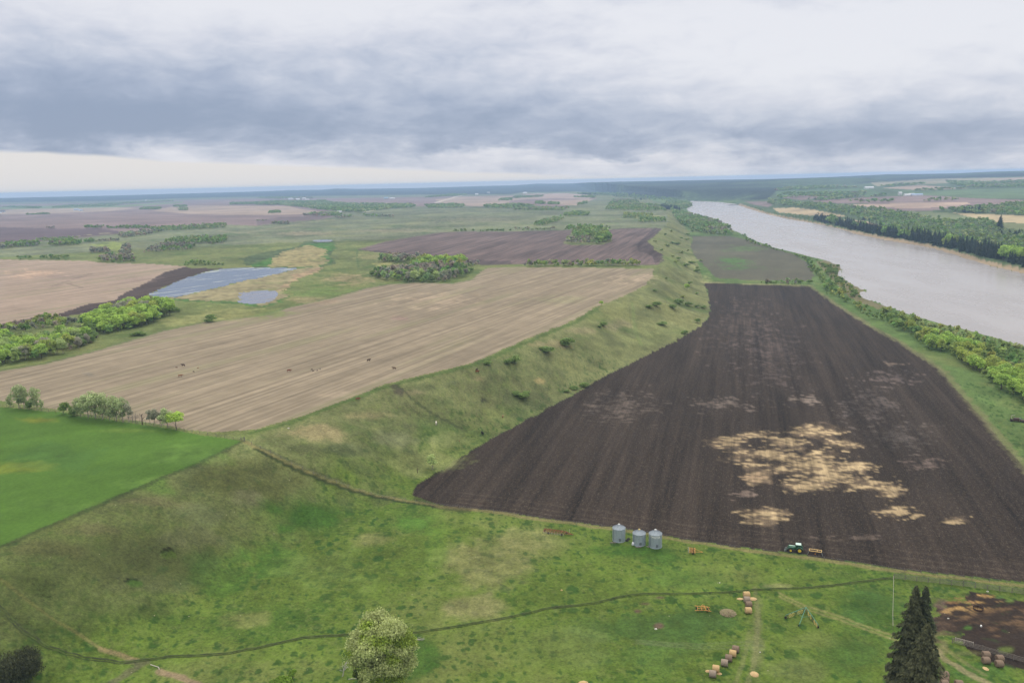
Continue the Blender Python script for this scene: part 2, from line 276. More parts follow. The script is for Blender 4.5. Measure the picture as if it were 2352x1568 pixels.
# soft patches: (cx, cy, rx, ry, colour, strength, surfaces or None)
STRAW = (.33, .25, .14)
SP = [(1678, 1013, 40, 9), (1754, 997, 36, 8), (1860, 989, 46, 10), (1934, 1022, 33, 11), (1800, 1015, 42, 9), (1780, 1045, 72, 16), (1850, 1062, 90, 26), (1905, 1090, 78, 24), (1960, 1070, 52, 14), (1856, 1116, 40, 14), (1970, 1112, 44, 14), (2045, 1120, 24, 18), (1758, 1184, 40, 14), (2062, 1174, 42, 12), (2105, 1184, 20, 6), (2192, 1195, 30, 9), (1745, 1095, 34, 10)]
SOFT = [(cx, cy, rx*1.35, ry*1.5, (.125, .092, .058), .85, 'rough') for cx, cy, rx, ry in SP]+[(cx, cy, rx*1.0, ry*1.0, (.22, .165, .095), .8, 'straw') for cx, cy, rx, ry in SP]+[(cx, cy, rx*.92, ry*.9, STRAW, .9, 'straw') for cx, cy, rx, ry in SP]
SOFT += [(1745, 1095, 34, 9, (.30, .21, .13), .8, 'straw'), (1704, 1134, 26, 8, (.2, .15, .12), .7, 'straw'), (1660, 930, 60, 14, (.15, .12, .10), .6, 'straw'), (1850, 918, 40, 10, (.2, .16, .13), .6, 'straw'),
 (2060, 865, 60, 12, (.14, .11, .10), .5, 'straw'), (2046, 836, 22, 6, (.22, .17, .13), .6, 'straw'), (1700, 740, 60, 50, (.075, .058, .05), .5, 'straw'), (1770, 800, 60, 60, (.078, .06, .054), .5, 'straw'), (1420, 930, 70, 30, (.10, .08, .065), .5, 'straw'), (2130, 1065, 40, 14, (.16, .12, .10), .6, 'straw'),
 (1990, 930, 60, 30, (.11, .09, .08), .5, 'straw'), (2070, 1000, 60, 24, (.10, .085, .075), .5, 'straw'), (1960, 1235, 60, 6, (.13, .1, .08), .5, 'straw')]
G2 = (.034, .080, .012)
SOFT += [(2160, 1440, 30, 30, (.075, .05, .035), .7, 'straw'), (2260, 1450, 60, 24, (.022, .015, .012), .8, 'straw'), (2240, 1365, 60, 7, (.018, .014, .012), .8, 'rough'), (2150, 1372, 16, 8, (.07, .09, .03), .8, 'straw'), (560, 1100, 150, 50, (.080, .085, .030), .8, 'rough'), (330, 1270, 190, 70, (.086, .090, .040), .8, 'rough'), (430, 1230, 120, 24, (.125, .118, .07), .5, 'rough'), (330, 1340, 120, 24, (.105, .105, .058), .5, 'rough'), (480, 1180, 90, 26, (.10, .105, .06), .6, 'rough'),
 (560, 1145, 40, 24, (.15, .135, .09), .5, 'rough'), (330, 1150, 90, 14, (.14, .12, .07), .6, 'rough'), (220, 1215, 90, 18, (.15, .125, .075), .55, 'rough'), (120, 1260, 90, 22, (.10, .09, .045), .6, 'rough'), (60, 1330, 90, 40, (.075, .085, .03), .6, 'rough'),
 (730, 1190, 110, 36, G2, .85, 'rough'), (640, 1290, 80, 40, G2, .7, 'rough'), (520, 1330, 90, 50, G2, .6, 'rough'), (560, 1420, 70, 24, (.15, .155, .055), .6, 'rough'), (760, 1300, 120, 60, (.10, .14, .035), .6, 'rough'), (950, 1210, 50, 24, (.06, .13, .02), .7, 'rough'),
 (1120, 1290, 130, 70, (.165, .155, .07), .6, 'rough'), (1090, 1390, 90, 30, (.17, .155, .075), .6, 'rough'), (870, 1240, 60, 22, (.17, .16, .07), .5, 'rough'), (1200, 1240, 110, 26, (.15, .155, .06), .5, 'rough'), (1000, 1250, 30, 70, (.075, .13, .02), .6, 'rough'),
 (1500, 1270, 70, 26, G2, .8, 'rough'), (1430, 1262, 70, 12, G2, .6, 'rough'), (1480, 1440, 170, 50, (.042, .080, .018), .85, 'rough'), (1620, 1420, 90, 40, (.040, .078, .018), .8, 'rough'), (1500, 1500, 120, 40, (.05, .09, .02), .6, 'rough'), (1580, 1330, 100, 18, (.055, .10, .02), .6, 'rough'),
 (2000, 1390, 90, 50, (.038, .080, .018), .8, 'rough'), (1960, 1500, 90, 60, (.042, .085, .018), .7, 'rough'), (1870, 1470, 70, 24, (.10, .125, .035), .6, 'rough'), (1830, 1540, 80, 30, (.10, .12, .04), .6, 'rough'), (2230, 1540, 100, 30, (.045, .10, .02), .7, 'rough'), (1300, 1480, 120, 50, (.09, .115, .035), .5, 'rough'), (960, 1500, 60, 50, G2, .8, 'rough'),
 (1740, 1450, 16, 110, (.12, .13, .055), .65, 'rough'), (1770, 1345, 60, 8, (.20, .19, .09), .5, 'rough'), (1465, 1402, 14, 7, (.10, .065, .05), .9, 'rough'), (1480, 1386, 20, 5, (.10, .065, .05), .8, 'rough'), (1515, 1372, 14, 4, (.10, .07, .05), .8, 'rough'), (1512, 1437, 15, 9, (.10, .065, .05), .9, 'rough'),
 (2237, 1392, 50, 16, (.30, .19, .075), 1.0, 'straw'), (2200, 1382, 30, 8, (.16, .09, .045), .8, 'straw'), (2300, 1415, 75, 26, (.085, .053, .031), .8, 'straw'), (2160, 1385, 24, 14, (.09, .06, .05), .8, 'rough'), (2310, 1490, 24, 10, (.09, .12, .03), .8, 'rough'), (2222, 1442, 14, 7, (.05, .11, .02), .9, 'rough'), (2296, 1370, 14, 5, (.06, .11, .03), .9, 'rough'), (2320, 1379, 14, 4, (.08, .13, .03), .9, 'rough'), (2340, 1425, 30, 20, (.09, .058, .034), .6, 'straw'),
 (2110, 1400, 20, 40, (.06, .10, .025), .6, 'rough'), (2220, 1500, 60, 10, (.12, .12, .05), .5, 'rough'), (2170, 1490, 14, 22, (.14, .13, .06), .7, 'rough'),
 # left green field
 (30, 1075, 90, 14, (.125, .155, .02), .8, 'rough'), (90, 965, 50, 10, (.14, .155, .02), .8, 'rough'), (300, 988, 60, 7, (.10, .155, .025), .6, 'rough'), (430, 1040, 90, 22, (.075, .14, .025), .7, 'rough'), (330, 1110, 80, 16, (.075, .14, .025), .6, 'rough'), (130, 1160, 90, 20, (.065, .12, .022), .5, 'rough'), (120, 1050, 110, 30, (.036, .080, .018), .5, 'rough'),
 # river terrace slope
 (740, 990, 80, 20, (.22, .18, .10), .75, 'rough'), (850, 955, 70, 14, (.19, .165, .085), .6, 'rough'), (930, 900, 50, 12, (.20, .165, .10), .5, 'rough'), (790, 1035, 80, 14, (.055, .068, .030), .8, 'rough'), (690, 1030, 50, 14, (.07, .08, .035), .7, 'rough'), (860, 970, 60, 14, (.065, .085, .03), .6, 'rough'), (640, 1010, 40, 14, (.075, .085, .035), .5, 'rough'),
 (900, 1010, 90, 26, (.12, .13, .065), .7, 'rough'), (960, 1060, 110, 36, (.135, .15, .055), .7, 'rough'), (1040, 1010, 60, 30, (.14, .155, .06), .6, 'rough'), (1130, 950, 70, 22, (.13, .15, .05), .6, 'rough'), (980, 890, 30, 9, (.07, .085, .035), .7, 'rough'), (1040, 880, 24, 10, (.075, .09, .04), .7, 'rough'), (1020, 925, 22, 9, (.06, .08, .03), .8, 'rough'), (1100, 870, 30, 9, (.20, .16, .09), .6, 'rough'),
 (1240, 875, 18, 8, (.24, .19, .09), .7, 'rough'), (1270, 790, 60, 9, (.19, .16, .09), .6, 'rough'), (1340, 760, 40, 9, (.18, .155, .09), .6, 'rough'), (1420, 745, 30, 12, (.19, .16, .10), .5, 'rough'), (1480, 720, 40, 14, (.07, .08, .035), .5, 'rough'), (1500, 770, 60, 16, (.13, .15, .06), .6, 'rough'), (1570, 730, 40, 20, (.16, .165, .07), .6, 'rough'),
 (1520, 660, 30, 18, (.075, .085, .04), .6, 'rough'), (1590, 600, 14, 26, (.20, .21, .09), .6, 'rough'), (1620, 640, 22, 10, (.19, .20, .08), .6, 'rough'), (1540, 600, 20, 20, (.12, .155, .05), .5, 'rough'),
 # marsh and meadow
 (560, 720, 120, 16, (.19, .185, .075), .6, 'rough'), (420, 735, 70, 14, (.20, .20, .08), .6, 'rough'), (800, 640, 60, 12, (.24, .18, .11), .6, 'rough'), (720, 690, 60, 10, (.23, .17, .11), .5, 'rough'), (740, 672, 60, 10, (.085, .135, .035), .7, 'rough'), (620, 720, 60, 10, (.09, .13, .035), .6, 'rough'), (850, 590, 40, 8, (.20, .18, .09), .6, 'rough'), (880, 605, 30, 8, (.24, .22, .09), .6, 'rough'),
 (260, 567, 40, 12, (.18, .22, .05), .8, 'rough'), (700, 536, 60, 5, (.24, .2, .14), .6, 'rough'), (900, 530, 90, 5, (.20, .17, .12), .45, 'rough'), (1100, 505, 120, 8, (.16, .15, .10), .5, 'rough'), (1480, 496, 30, 5, (.23, .24, .09), .8, 'rough'), (420, 700, 60, 8, (.1, .13, .04), .5, 'rough'),
 (1680, 600, 40, 12, (.05, .13, .022), .65, 'rough'), (1720, 570, 60, 8, (.07, .12, .035), .6, 'rough'), (1700, 615, 60, 6, (.05, .12, .02), .5, 'rough'), (80, 628, 60, 10, (.42, .29, .2), .5, 'rough'), (290, 640, 60, 12, (.22, .165, .14), .5, 'rough'), (150, 635, 70, 6, (.2, .15, .13), .5, 'rough'),
 (925, 730, 26, 8, (.19, .13, .11), .7, 'rough'), (205, 860, 20, 6, (.16, .14, .11), .7, 'rough'), (1010, 690, 120, 20, (.31, .24, .17), .4, 'rough'), (1450, 640, 60, 12, (.34, .27, .19), .5, 'rough'), (1280, 690, 70, 10, (.19, .19, .1), .4, 'rough'), (780, 905, 60, 8, (.26, .21, .15), .4, 'rough')]
# -- the land itself: one polar sheet, cut into its surfaces
el_ = np.concatenate([np.arange(62, 37, -.5), np.arange(37, 5, -.072), np.arange(5, 2.1, -.045)])
rr = np.concatenate([110/np.tan(np.radians(el_)), np.exp(np.arange(math.log(3030), math.log(15800), .0115))])
aa = np.concatenate([np.arange(-80, -40, 1.0), np.arange(-40, 40, .0625), np.arange(40, 81, 1.0)])
A, RRg = np.meshgrid(np.radians(aa), rr); nr_, nc_ = A.shape
X = (RRg*np.sin(A)).ravel(); Y = (RRg*np.cos(A)).ravel(); RD = RRg.ravel(); Z = H(X, Y)
jit = .0016*RD
jx = X + fbm(X, Y, 9, 3, 41)*np.minimum(jit*4, 4)*.9; jy = Y + fbm(X, Y, 9, 3, 43)*np.minimum(jit*4, 4)*.9
iu = inpoly(UPPER, X, Y); il = inpoly(LOWER, X, Y); mid = ~(iu | il)
names = []; cls = np.zeros(len(X), np.int32); col = np.zeros((len(X), 3))
def cid(n):
    if n not in names: names.append(n)
    return names.index(n)
cid('ground')
col[:] = C_PAST
col[mid] = C_SLOPE
nearlow = (il & (RD < 520)) | (mid & (Y < 300) & (X > -200)); 
tq = np.ones(len(X)); tq[il] = 0
mdt = dline(TOE, X[mid], Y[mid]); mdc = dline(CREST, X[mid], Y[mid]); tq[mid] = mdt/(mdt+mdc+1e-6); tq = tq + fbm(X, Y, 18, 4, 58, .6)*.55*((tq > 0) & (tq < 1))
w = (sm((420-RD)/120)*(1-sm(tq/.55)))[:, None]; col = col*(1-w) + np.array((.078, .118, .020))*w
strip = il & (RD > 350) & (X > 150); col[strip] = (.085, .135, .040)
far = iu & (RD > 1500); col[far] = (.125, .14, .085)
for nm, c, P in LC:
    ins = inpoly(GP(P), jx, jy) if nm not in ('marsh', 'corral_mud') else inpoly(GP(P), X+fbm(X, Y, 16, 4, 45, .65)*14, Y+fbm(X, Y, 16, 4, 46, .65)*16); cls[ins] = cid(nm); col[ins] = c
# tone variation of each surface
n1 = fbm(X, Y, 60, 4, 51); n2 = fbm(X, Y, 9, 3, 52); n3 = fbm(X, Y, 400, 3, 53); n4 = fbm(X, Y, 2.6, 2, 54); n5 = fbm(X*.35, Y*1.0, 1.3, 2, 57)
def soft(cx, cy, rx, ry, c, s, mode):
    P = G([(cx, cy), (cx-rx, cy), (cx+rx, cy), (cx, cy-ry), (cx, cy+ry)])[:, :2]
    o = P[0]; a1 = (P[2]-P[1])/2; a2 = (P[3]-P[4])/2; det = a1[0]*a2[1]-a1[1]*a2[0]
    if abs(det) < 1e-6: return
    dx = X-o[0]; dy = Y-o[1]; sel = (np.abs(dx) < 1.7*(abs(a1[0])+abs(a2[0]))) & (np.abs(dy) < 1.7*(abs(a1[1])+abs(a2[1])))
    if not sel.any(): return
    dx = dx[sel]; dy = dy[sel]; u = (dx*a2[1]-dy*a2[0])/det; v = (dy*a1[0]-dx*a1[1])/det; q = np.sqrt(u*u+v*v)
    if mode == 'straw':
        k = sm((1.12-q + n2[sel]*.9 + n1[sel]*.3 + n4[sel]*.8 + n5[sel]*2.0)/1.1)*(.86+.5*n5[sel])
    else:
        k = sm((1.15-q + n2[sel]*.9 + n1[sel]*.7 + n4[sel]*.3)/.75)
    k = (k*s)[:, None]; cc = np.array(c)*(1+.5*n2[sel][:, None]+.35*n4[sel][:, None]); col[sel] = col[sel]*(1-k)+cc*k
grassy = np.isin(cls, [cid('ground')])
v = 1+.55*n1+.30*n2+.22*n4; v = np.where(grassy, v, 1+.20*n1+.12*n2)
v = np.where(cls == cid('green_field'), 1+.25*n1+.12*n2, v); col *= v[:, None]
# drier and greener drifts in the grass
dry = (sm((n1*1.3+fbm(X, Y, 25, 5, 77, .6)*.9-.05)/.5)*grassy*.5)[:, None]; col = col*(1-dry) + np.array((.135, .138, .052))*dry
lush = (sm((fbm(X, Y, 34, 5, 79, .6)-.02)/.42)*grassy*.6)[:, None]; col = col*(1-lush)+np.array(G2)*lush
def spots(cell, rmin, rmax, seed, dens_):
    wx = X+fbm(X, Y, 1.6, 2, seed)*1.3; wy = Y+fbm(X, Y, 1.6, 2, seed+3)*1.3; ci = np.floor(wx/cell); cj = np.floor(wy/cell)
    def hh(k): n = (ci.astype(np.int64)*73856093 ^ cj.astype(np.int64)*19349663 ^ (seed*83492791+k*2654435761)) & 0x7fffffff; n = ((n ^ (n >> 13))*1274126177) & 0x7fffffff; return ((n ^ (n >> 16)) & 0xffff)/65535.
    cx = (ci+.3+.4*hh(1))*cell; cy = (cj+.3+.4*hh(2))*cell; r = rmin+(rmax-rmin)*hh(3)**2; on = hh(4) < dens_*(1+2.2*fbm(X, Y, 26, 3, seed+7))
    return sm((r-np.hypot(wx-cx, (wy-cy)*.8))/.45)*on
tuft = ((np.maximum(np.maximum(spots(3.6, .45, 1.45, 91, .62), spots(2.3, .30, .95, 97, .60)), spots(6.0, .6, 2.3, 103, .28)))*grassy*(RD < 520)*(.62+.38*vnoise(X/8, Y/8, 9))*(1-.65*sm(tq/.5)))[:, None]; col = col*(1-tuft)+np.array((.024, .060, .011))*tuft
tl = (sm((vnoise(X/1.3, Y/1.0, 96)-.66)/.2)*grassy*(RD < 460)*.40)[:, None]; col = col*(1-tl)+np.array((.125, .155, .045))*tl
scrub = (sm((fbm(X, Y, 16, 3, 95)-.12)/.2)*mid*grassy*.42)[:, None]; col = col*(1-scrub)+np.array((.055, .066, .03))*scrub
farm = (RD > 1300)[:, None]*1.0; mot = (fbm(X, Y*1.0, 120, 4, 61)*.5)[:, None]; col *= 1+farm*mot
az_d = np.degrees(np.arctan2(X, Y)); hill = cls == cid('hills'); hn = sm((fbm(X, Y, 500, 4, 66)+.02)/.3)[:, None]
col = np.where(hill[:, None], np.array(C_FORE)*(1-hn)+np.array((.055, .085, .035))*hn*sm((az_d-4)/6)[:, None]+np.array((.026, .040, .024))*hn*(1-sm((az_d-4)/6))[:, None], col)
ms = cls == cid('marsh'); mk = (sm((fbm(X, Y, 26, 5, 47, .65)-.02)/.25)*ms*.5)[:, None]; col = col*(1-mk)+np.array((.10, .13, .045))*mk; col *= 1+(ms*fbm(X, Y, 6, 3, 48)*.7)[:, None]
for s_ in SOFT: soft(*s_)
# worn and dark lines: field margins, cattle paths, vehicle traces
def trace(pts, wid, c, s, world=False):
    P = np.asarray(pts, float) if world else G(dens_open(pts))[:, :2]
    d = dline(P, X+n4*wid*.8, Y+n2*wid*.8); k = (sm((wid-d)/(wid*.6))*s)[:, None]
    col[:] = col*(1-k)+np.array(c)*k*(1+.3*n2[:, None])
def dens_open(pts, step=25):
    o = []
    for a, b in zip(pts[:-1], pts[1:]):
        a = np.array(a, float); b = np.array(b, float); k = max(1, int(np.hypot(*(b-a))/step))
        for j in range(k): o.append(a+(b-a)*j/k)
    return o+[np.array(pts[-1], float)]
path_px = [(-120, 1290), (0, 1397), (55, 1450), (110, 1483), (192, 1511), (275, 1521), (302, 1519), (385, 1508), (522, 1500), (588, 1488), (698, 1464), (802, 1457), (880, 1457), (956, 1453), (1055, 1437), (1176, 1416), (1258, 1398), (1368, 1384), (1423, 1371), (1478, 1363), (1561, 1364), (1643, 1362), (1764, 1353), (1846, 1350), (1929, 1343), (2011, 1331), (2050, 1327)]
fence_px = [(560, 1012), (588, 1026), (663, 1064), (738, 1096), (813, 1124), (863, 1138), (932, 1150), (1000, 1161), (1110, 1173), (1286, 1199), (1396, 1213), (1506, 1230), (1588, 1245), (1764, 1270), (1874, 1283), (2039, 1308), (2204, 1328), (2352, 1345), (2480, 1362)]
trace(fence_px, 1.6, (.165, .14, .065), .75); trace([(588, 1030), (663, 1070), (738, 1101), (813, 1128), (863, 1141), (932, 1154), (1000, 1164)], 1.1, (.022, .034, .012), .9)
trace([(588, 1021), (663, 1055), (730, 1085), (800, 1110)], .9, (.06, .065, .03), .7)
trace([(575, 994), (663, 972), (738, 943), (813, 914), (888, 888), (988, 862), (1088, 838), (1176, 801), (1258, 765), (1326, 737), (1376, 706)], 2.2, (.055, .09, .022), .8)
trace(stub[1:14], 4, (.075, .11, .035), .6)
trace([(0, 1332), (120, 1420), (230, 1488), (310, 1512)], .7, (.17, .15, .065), .6); trace([(230, 1490), (270, 1503), (312, 1515)], 1.1, (.22, .17, .09), .7)
trace([(300, 1519), (330, 1524), (290, 1545), (240, 1575)], 1.6, (.10, .085, .06), .6); trace([(366, 1538), (410, 1552), (460, 1575)], 1.4, (.22, .15, .11), .7)
trace([(558, 1012), (450, 1068), (350, 1106), (270, 1140), (176, 1181), (82, 1220), (0, 1256)], 1.5, (.035, .05, .02), .6)
trace([(910, 885), (945, 915), (985, 945), (1020, 965), (1060, 985)], 1.1, (.04, .05, .022), .8)
trace([(1452, 695), (1456, 730), (1462, 770), (1472, 790)], 2.2, (.12, .155, .055), .6); trace([(1445, 700), (1449, 745), (1453, 770)], .6, (.07, .07, .035), .3)
trace([(903, 886), (915, 896), (912, 902)], 3, (.05, .045, .03), .8); trace([(1106, 920), (1110, 916), (1117, 918)], 1.2, (.03, .03, .018), .9)
trace([(374, 1268), (378, 1262), (388, 1260), (397, 1263)], .8, (.018, .016, .010), .95); trace([(290, 1335), (296, 1330), (305, 1329), (314, 1333)], .8, (.018, .016, .010), .95)
trace([(380, 1275), (396, 1273)], 1.8, (.08, .12, .02), .7); trace([(303, 1339), (322, 1341)], 1.6, (.06, .12, .02), .7)
trace(dark[0:14], 3.5, (.13, .13, .06), .7); trace([(1616, 648), (1752, 653), (1861, 656)], 5, (.22, .21, .10), .7)
for off in (0, 8): trace([(1790, 1362+off), (1850, 1390+off), (1930, 1415+off), (2010, 1445+off), (2060, 1462+off)], .8, (.19, .175, .075), .55)
trace([(2150, 1490), (2180, 1520), (2240, 1555), (2290, 1580)], 1.5, (.24, .19, .12), .6); trace([(2165, 1485), (2200, 1510), (2260, 1548)], 1.0, (.16, .15, .07), .5)
for off in (0, 9, 18): trace([(1460, 1470+off*.4), (1600, 1478+off*.6), (1750, 1472+off)], .45, (.10, .125, .06), .5)
trace([(1720, 1568), (1735, 1500), (1742, 1440), (1738, 1390), (1735, 1350)], .9, (.15, .15, .07), .5); trace([(1690, 1568), (1712, 1500), (1722, 1450)], .9, (.15, .15, .07), .4)
trace([(186, 660), (160, 652), (120, 657), (210, 628)], 3, (.12, .09, .075), .5); trace([(500, 530), (560, 536), (700, 512), (770, 504)], 9, (.3, .25, .17), .4)
trace([(1000, 466), (1020, 460), (1040, 454), (1062, 448)], 14, (.5, .45, .36), .9); trace([(838, 487), (857, 483.5)], 10, (.5, .45, .36), .9); trace([(180, 542), (235, 536), (272, 534)], 8, (.35, .32, .18), .7); trace([(500, 510), (560, 508), (590, 507)], 6, (.4, .36, .28), .7)
trace([(820, 573), (820, 590), (824, 614)], 2.0, (.05, .09, .03), .6); trace([(1300, 881), (1500, 905), (1764, 950), (1900, 985)], .0001, (.03, .02, .02), 0)
trace([(1500, 860), (1640, 880), (1764, 912), (1900, 960), (2010, 1010)], .8, (.022, .018, .016), .7)
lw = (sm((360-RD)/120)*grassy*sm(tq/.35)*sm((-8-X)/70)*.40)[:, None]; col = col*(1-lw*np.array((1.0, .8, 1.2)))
bot = [(2352, 1338), (2204, 1321), (2039, 1302), (1874, 1277), (1764, 1264), (1588, 1241), (1506, 1226), (1396, 1209), (1286, 1195), (1176, 1180), (1055, 1164)]
for o_, c_ in ((-7, (.028, .020, .015)), (-13, (.060, .046, .034)), (-19, (.030, .022, .016)), (-25, (.055, .042, .031)), (-33, (.030, .022, .017)), (-42, (.052, .040, .030))): trace([(x_, y_+o_*(.8+.2*(x_ > 1700))) for x_, y_ in bot], .9, c_, .5)
trace([(x_+14, y_+7) for x_, y_ in dark[25:41]], 3.0, (.026, .0185, .014), .55); trace([(x_-10, y_+4) for x_, y_ in dark[2:13]], 2.6, (.026, .0185, .014), .5)
col = np.clip(col, .004, .8)
# relief: furrows are in the shaders; hummocks here

def mat_ground(name, mode, az=26.0):
    m = bpy.data.materials.new(name); m.use_nodes = True; w = NT(m.node_tree)
    at = w.n('ShaderNodeAttribute', attribute_name='Col').outputs['Color']; pos = w.n('ShaderNodeTexCoord').outputs['Object']
    mp = w.n('ShaderNodeMapping'); w.L.new(pos, mp.inputs[0]); mp.inputs['Rotation'].default_value = (0, 0, R(az)); rot = mp.outputs[0]
    nf = w.noise(pos, .9, 5, .65); nm_ = w.noise(pos, .12, 5, .6)
    if mode == 'grass':
        nf2 = w.noise(w.vm('MULTIPLY', pos, (1.6, 2.6, 1)), 1.0, 4, .75); k = w.m('ADD', w.m('ADD', w.m('MULTIPLY', w.m('SUBTRACT', nf, .5), 1.5), w.m('MULTIPLY', w.m('SUBTRACT', nf2, .5), 1.5)), w.m('ADD', .55, w.m('MULTIPLY', nm_, .9))); c = w.mix(1.0, at, w.comb(k, k, w.m('MULTIPLY', k, .95)), 'MULTIPLY')
        t = w.noise(w.vm('MULTIPLY', pos, (.22, .22, .22)), 1.0, 4, .6, .4); c = w.mix(w.ss(t, .56, .72, 0, .4), c, (.028, .062, .014, 1))
        dts = w.n('ShaderNodeTexVoronoi'); w.L.new(pos, dts.inputs['Vector']); dts.inputs['Scale'].default_value = .19
        spk = w.ss(dts.outputs['Distance'], .028, .045, .40, 0.0); c = w.mix(spk, c, (.42, .38, .28, 1))
        bh, bs = w.m('ADD', nf, w.m('MULTIPLY', nm_, 2.0)), .4
    elif mode == 'plough':
        st = w.noise(w.vm('MULTIPLY', rot, (2.6, .5, 1)), 1.0, 4, .75, .3); st2 = w.noise(w.vm('MULTIPLY', rot, (.16, .006, 1)), 1.0, 3, .6); st3 = w.noise(w.vm('MULTIPLY', rot, (.045, .004, 1)), 1.0, 3, .5)
        mp2 = w.n('ShaderNodeMapping'); w.L.new(pos, mp2.inputs[0]); mp2.inputs['Rotation'].default_value = (0, 0, R(az+74))
        stx = w.noise(w.vm('MULTIPLY', mp2.outputs[0], (2.2, .6, 1)), 1.0, 4, .75, .5)
        st5 = w.noise(w.vm('MULTIPLY', rot, (.55, .012, 1)), 1.0, 2, .6, .1); k = w.m('ADD', w.ss(st5, .34, .68, -.10, .24), w.m('ADD', w.m('MULTIPLY', w.m('SUBTRACT', st2, .25), 1.9), w.m('MULTIPLY', w.m('SUBTRACT', st3, .1), 1.1))); k = w.m('MULTIPLY', k, w.m('ADD', .28, w.m('MULTIPLY', w.m('ADD', st, stx), .72)))
        c = w.mix(1.0, at, w.comb(k, k, k), 'MULTIPLY'); c = w.mix(w.ss(w.m('MAXIMUM', st, stx), .54, .70, 0, .34), c, (.22, .18, .13, 1))
        bh, bs = w.m('ADD', st, stx), .6
    elif mode == 'stubble':
        st = w.noise(w.vm('MULTIPLY', rot, (.9, .04, 1)), 1.0, 3, .6); st2 = w.noise(w.vm('MULTIPLY', rot, (.22, .004, 1)), 1.0, 3, .6, .2); st3 = w.noise(w.vm('MULTIPLY', rot, (.05, .004, 1)), 1.0, 2, .5)
        st4 = w.noise(w.vm('MULTIPLY', rot, (.32, .006, 1)), 1.0, 2, .5); s2 = w.m('MULTIPLY', w.ss(st2, .34, .66, .86, 1.11), w.ss(st4, .38, .62, .87, 1.11)); k = w.m('MULTIPLY', s2, w.m('ADD', .72, w.m('MULTIPLY', st, .55))); k = w.m('MULTIPLY', k, w.m('ADD', .75, w.m('MULTIPLY', nm_, .5)))
        c = w.mix(1.0, at, w.comb(k, k, w.m('MULTIPLY', k, .98)), 'MULTIPLY'); c = w.mix(w.ss(st3, .52, .68, 0, .35), c, (.17, .175, .085, 1)); bh, bs = st, .4
    elif mode == 'forest':
        t = w.noise(pos, .02, 6, .75); k = w.ss(t, .35, .66, .55, 1.6); c = w.mix(1.0, at, w.comb(k, k, k), 'MULTIPLY'); bh, bs = w.m('MULTIPLY', t, 40), .8
    else:
        st = w.noise(w.vm('MULTIPLY', rot, (.035, .004, 1)), 1.0, 4, .6); k = w.m('ADD', .05, w.m('ADD', w.m('MULTIPLY', st, .65), w.m('ADD', w.m('MULTIPLY', nm_, .45), w.m('MULTIPLY', nf, .8)))); c = w.mix(1.0, at, w.comb(k, k, k), 'MULTIPLY'); bh, bs = nm_, .3
    bp = w.n('ShaderNodeBump'); w.L.new(bh, bp.inputs['Height']); bp.inputs['Strength'].default_value = bs; bp.inputs['Distance'].default_value = .35
    p = w.n('ShaderNodeBsdfPrincipled'); w.L.new(c, p.inputs['Base Color']); p.inputs['Roughness'].default_value = .95; p.inputs['Specular IOR Level'].default_value = .1; w.L.new(bp.outputs[0], p.inputs['Normal'])
    o = w.n('ShaderNodeOutputMaterial'); w.L.new(p.outputs[0], o.inputs[0]); return m
GM = {'ground': mat_ground('grass', 'grass'), 'ploughed_field': mat_ground('tilled_soil', 'plough', 16), 'stubble_field': mat_ground('stubble', 'stubble', 26), 'green_field': mat_ground('sown_green', 'flat', 60),
      'farmland': mat_ground('farmland', 'flat', 60), 'hills': mat_ground('forest_hills', 'forest'), 'far_bank': mat_ground('river_flats', 'flat', 40), 'marsh': mat_ground('marsh_reeds', 'flat', 70), 'far_field': mat_ground('sprouting_soil', 'flat', 20),
      'shore': mat_ground('shore_gravel', 'flat', 30), 'corral_mud': mat_ground('trampled_mud', 'grass', 80)}
i0 = (np.arange(nr_-1)[:, None]*nc_+np.arange(nc_-1)[None]).ravel()
quad = np.stack([i0, i0+nc_, i0+nc_+1, i0+1], 1)[:, ::-1]
q4 = cls[quad]; fc = q4[:, 0]
def mesh_np(name, V, F, mat=None, colr=None, smooth=False):
    me = bpy.data.meshes.new(name); nf, k = F.shape
    me.vertices.add(len(V)); me.vertices.foreach_set('co', np.ascontiguousarray(V, np.float32).ravel())
    me.loops.add(nf*k); me.loops.foreach_set('vertex_index', np.ascontiguousarray(F, np.int32).ravel())
    me.polygons.add(nf); me.polygons.foreach_set('loop_start', np.arange(0, nf*k, k, dtype=np.int32)); me.polygons.foreach_set('loop_total', np.full(nf, k, np.int32))
    if smooth: me.polygons.foreach_set('use_smooth', np.ones(nf, bool))
    me.update(calc_edges=True)
    if colr is not None:
        a = me.attributes.new('Col', 'FLOAT_COLOR', 'POINT'); a.data.foreach_set('color', np.concatenate([colr, np.ones((len(V), 1))], 1).astype(np.float32).ravel())
    if mat: me.materials.append(mat)
    return me
V3 = np.stack([X, Y, Z], 1)
for ci, nm in enumerate(names):
    F = quad[fc == ci]; 
    if not len(F): continue
    used = np.zeros(len(X), bool); used[F] = True; idx = np.cumsum(used)-1
    me = mesh_np(nm, V3[used], idx[F], GM[nm], col[used], True); o = bpy.data.objects.new(nm, me); COL.objects.link(o); o['kind'] = 'structure'
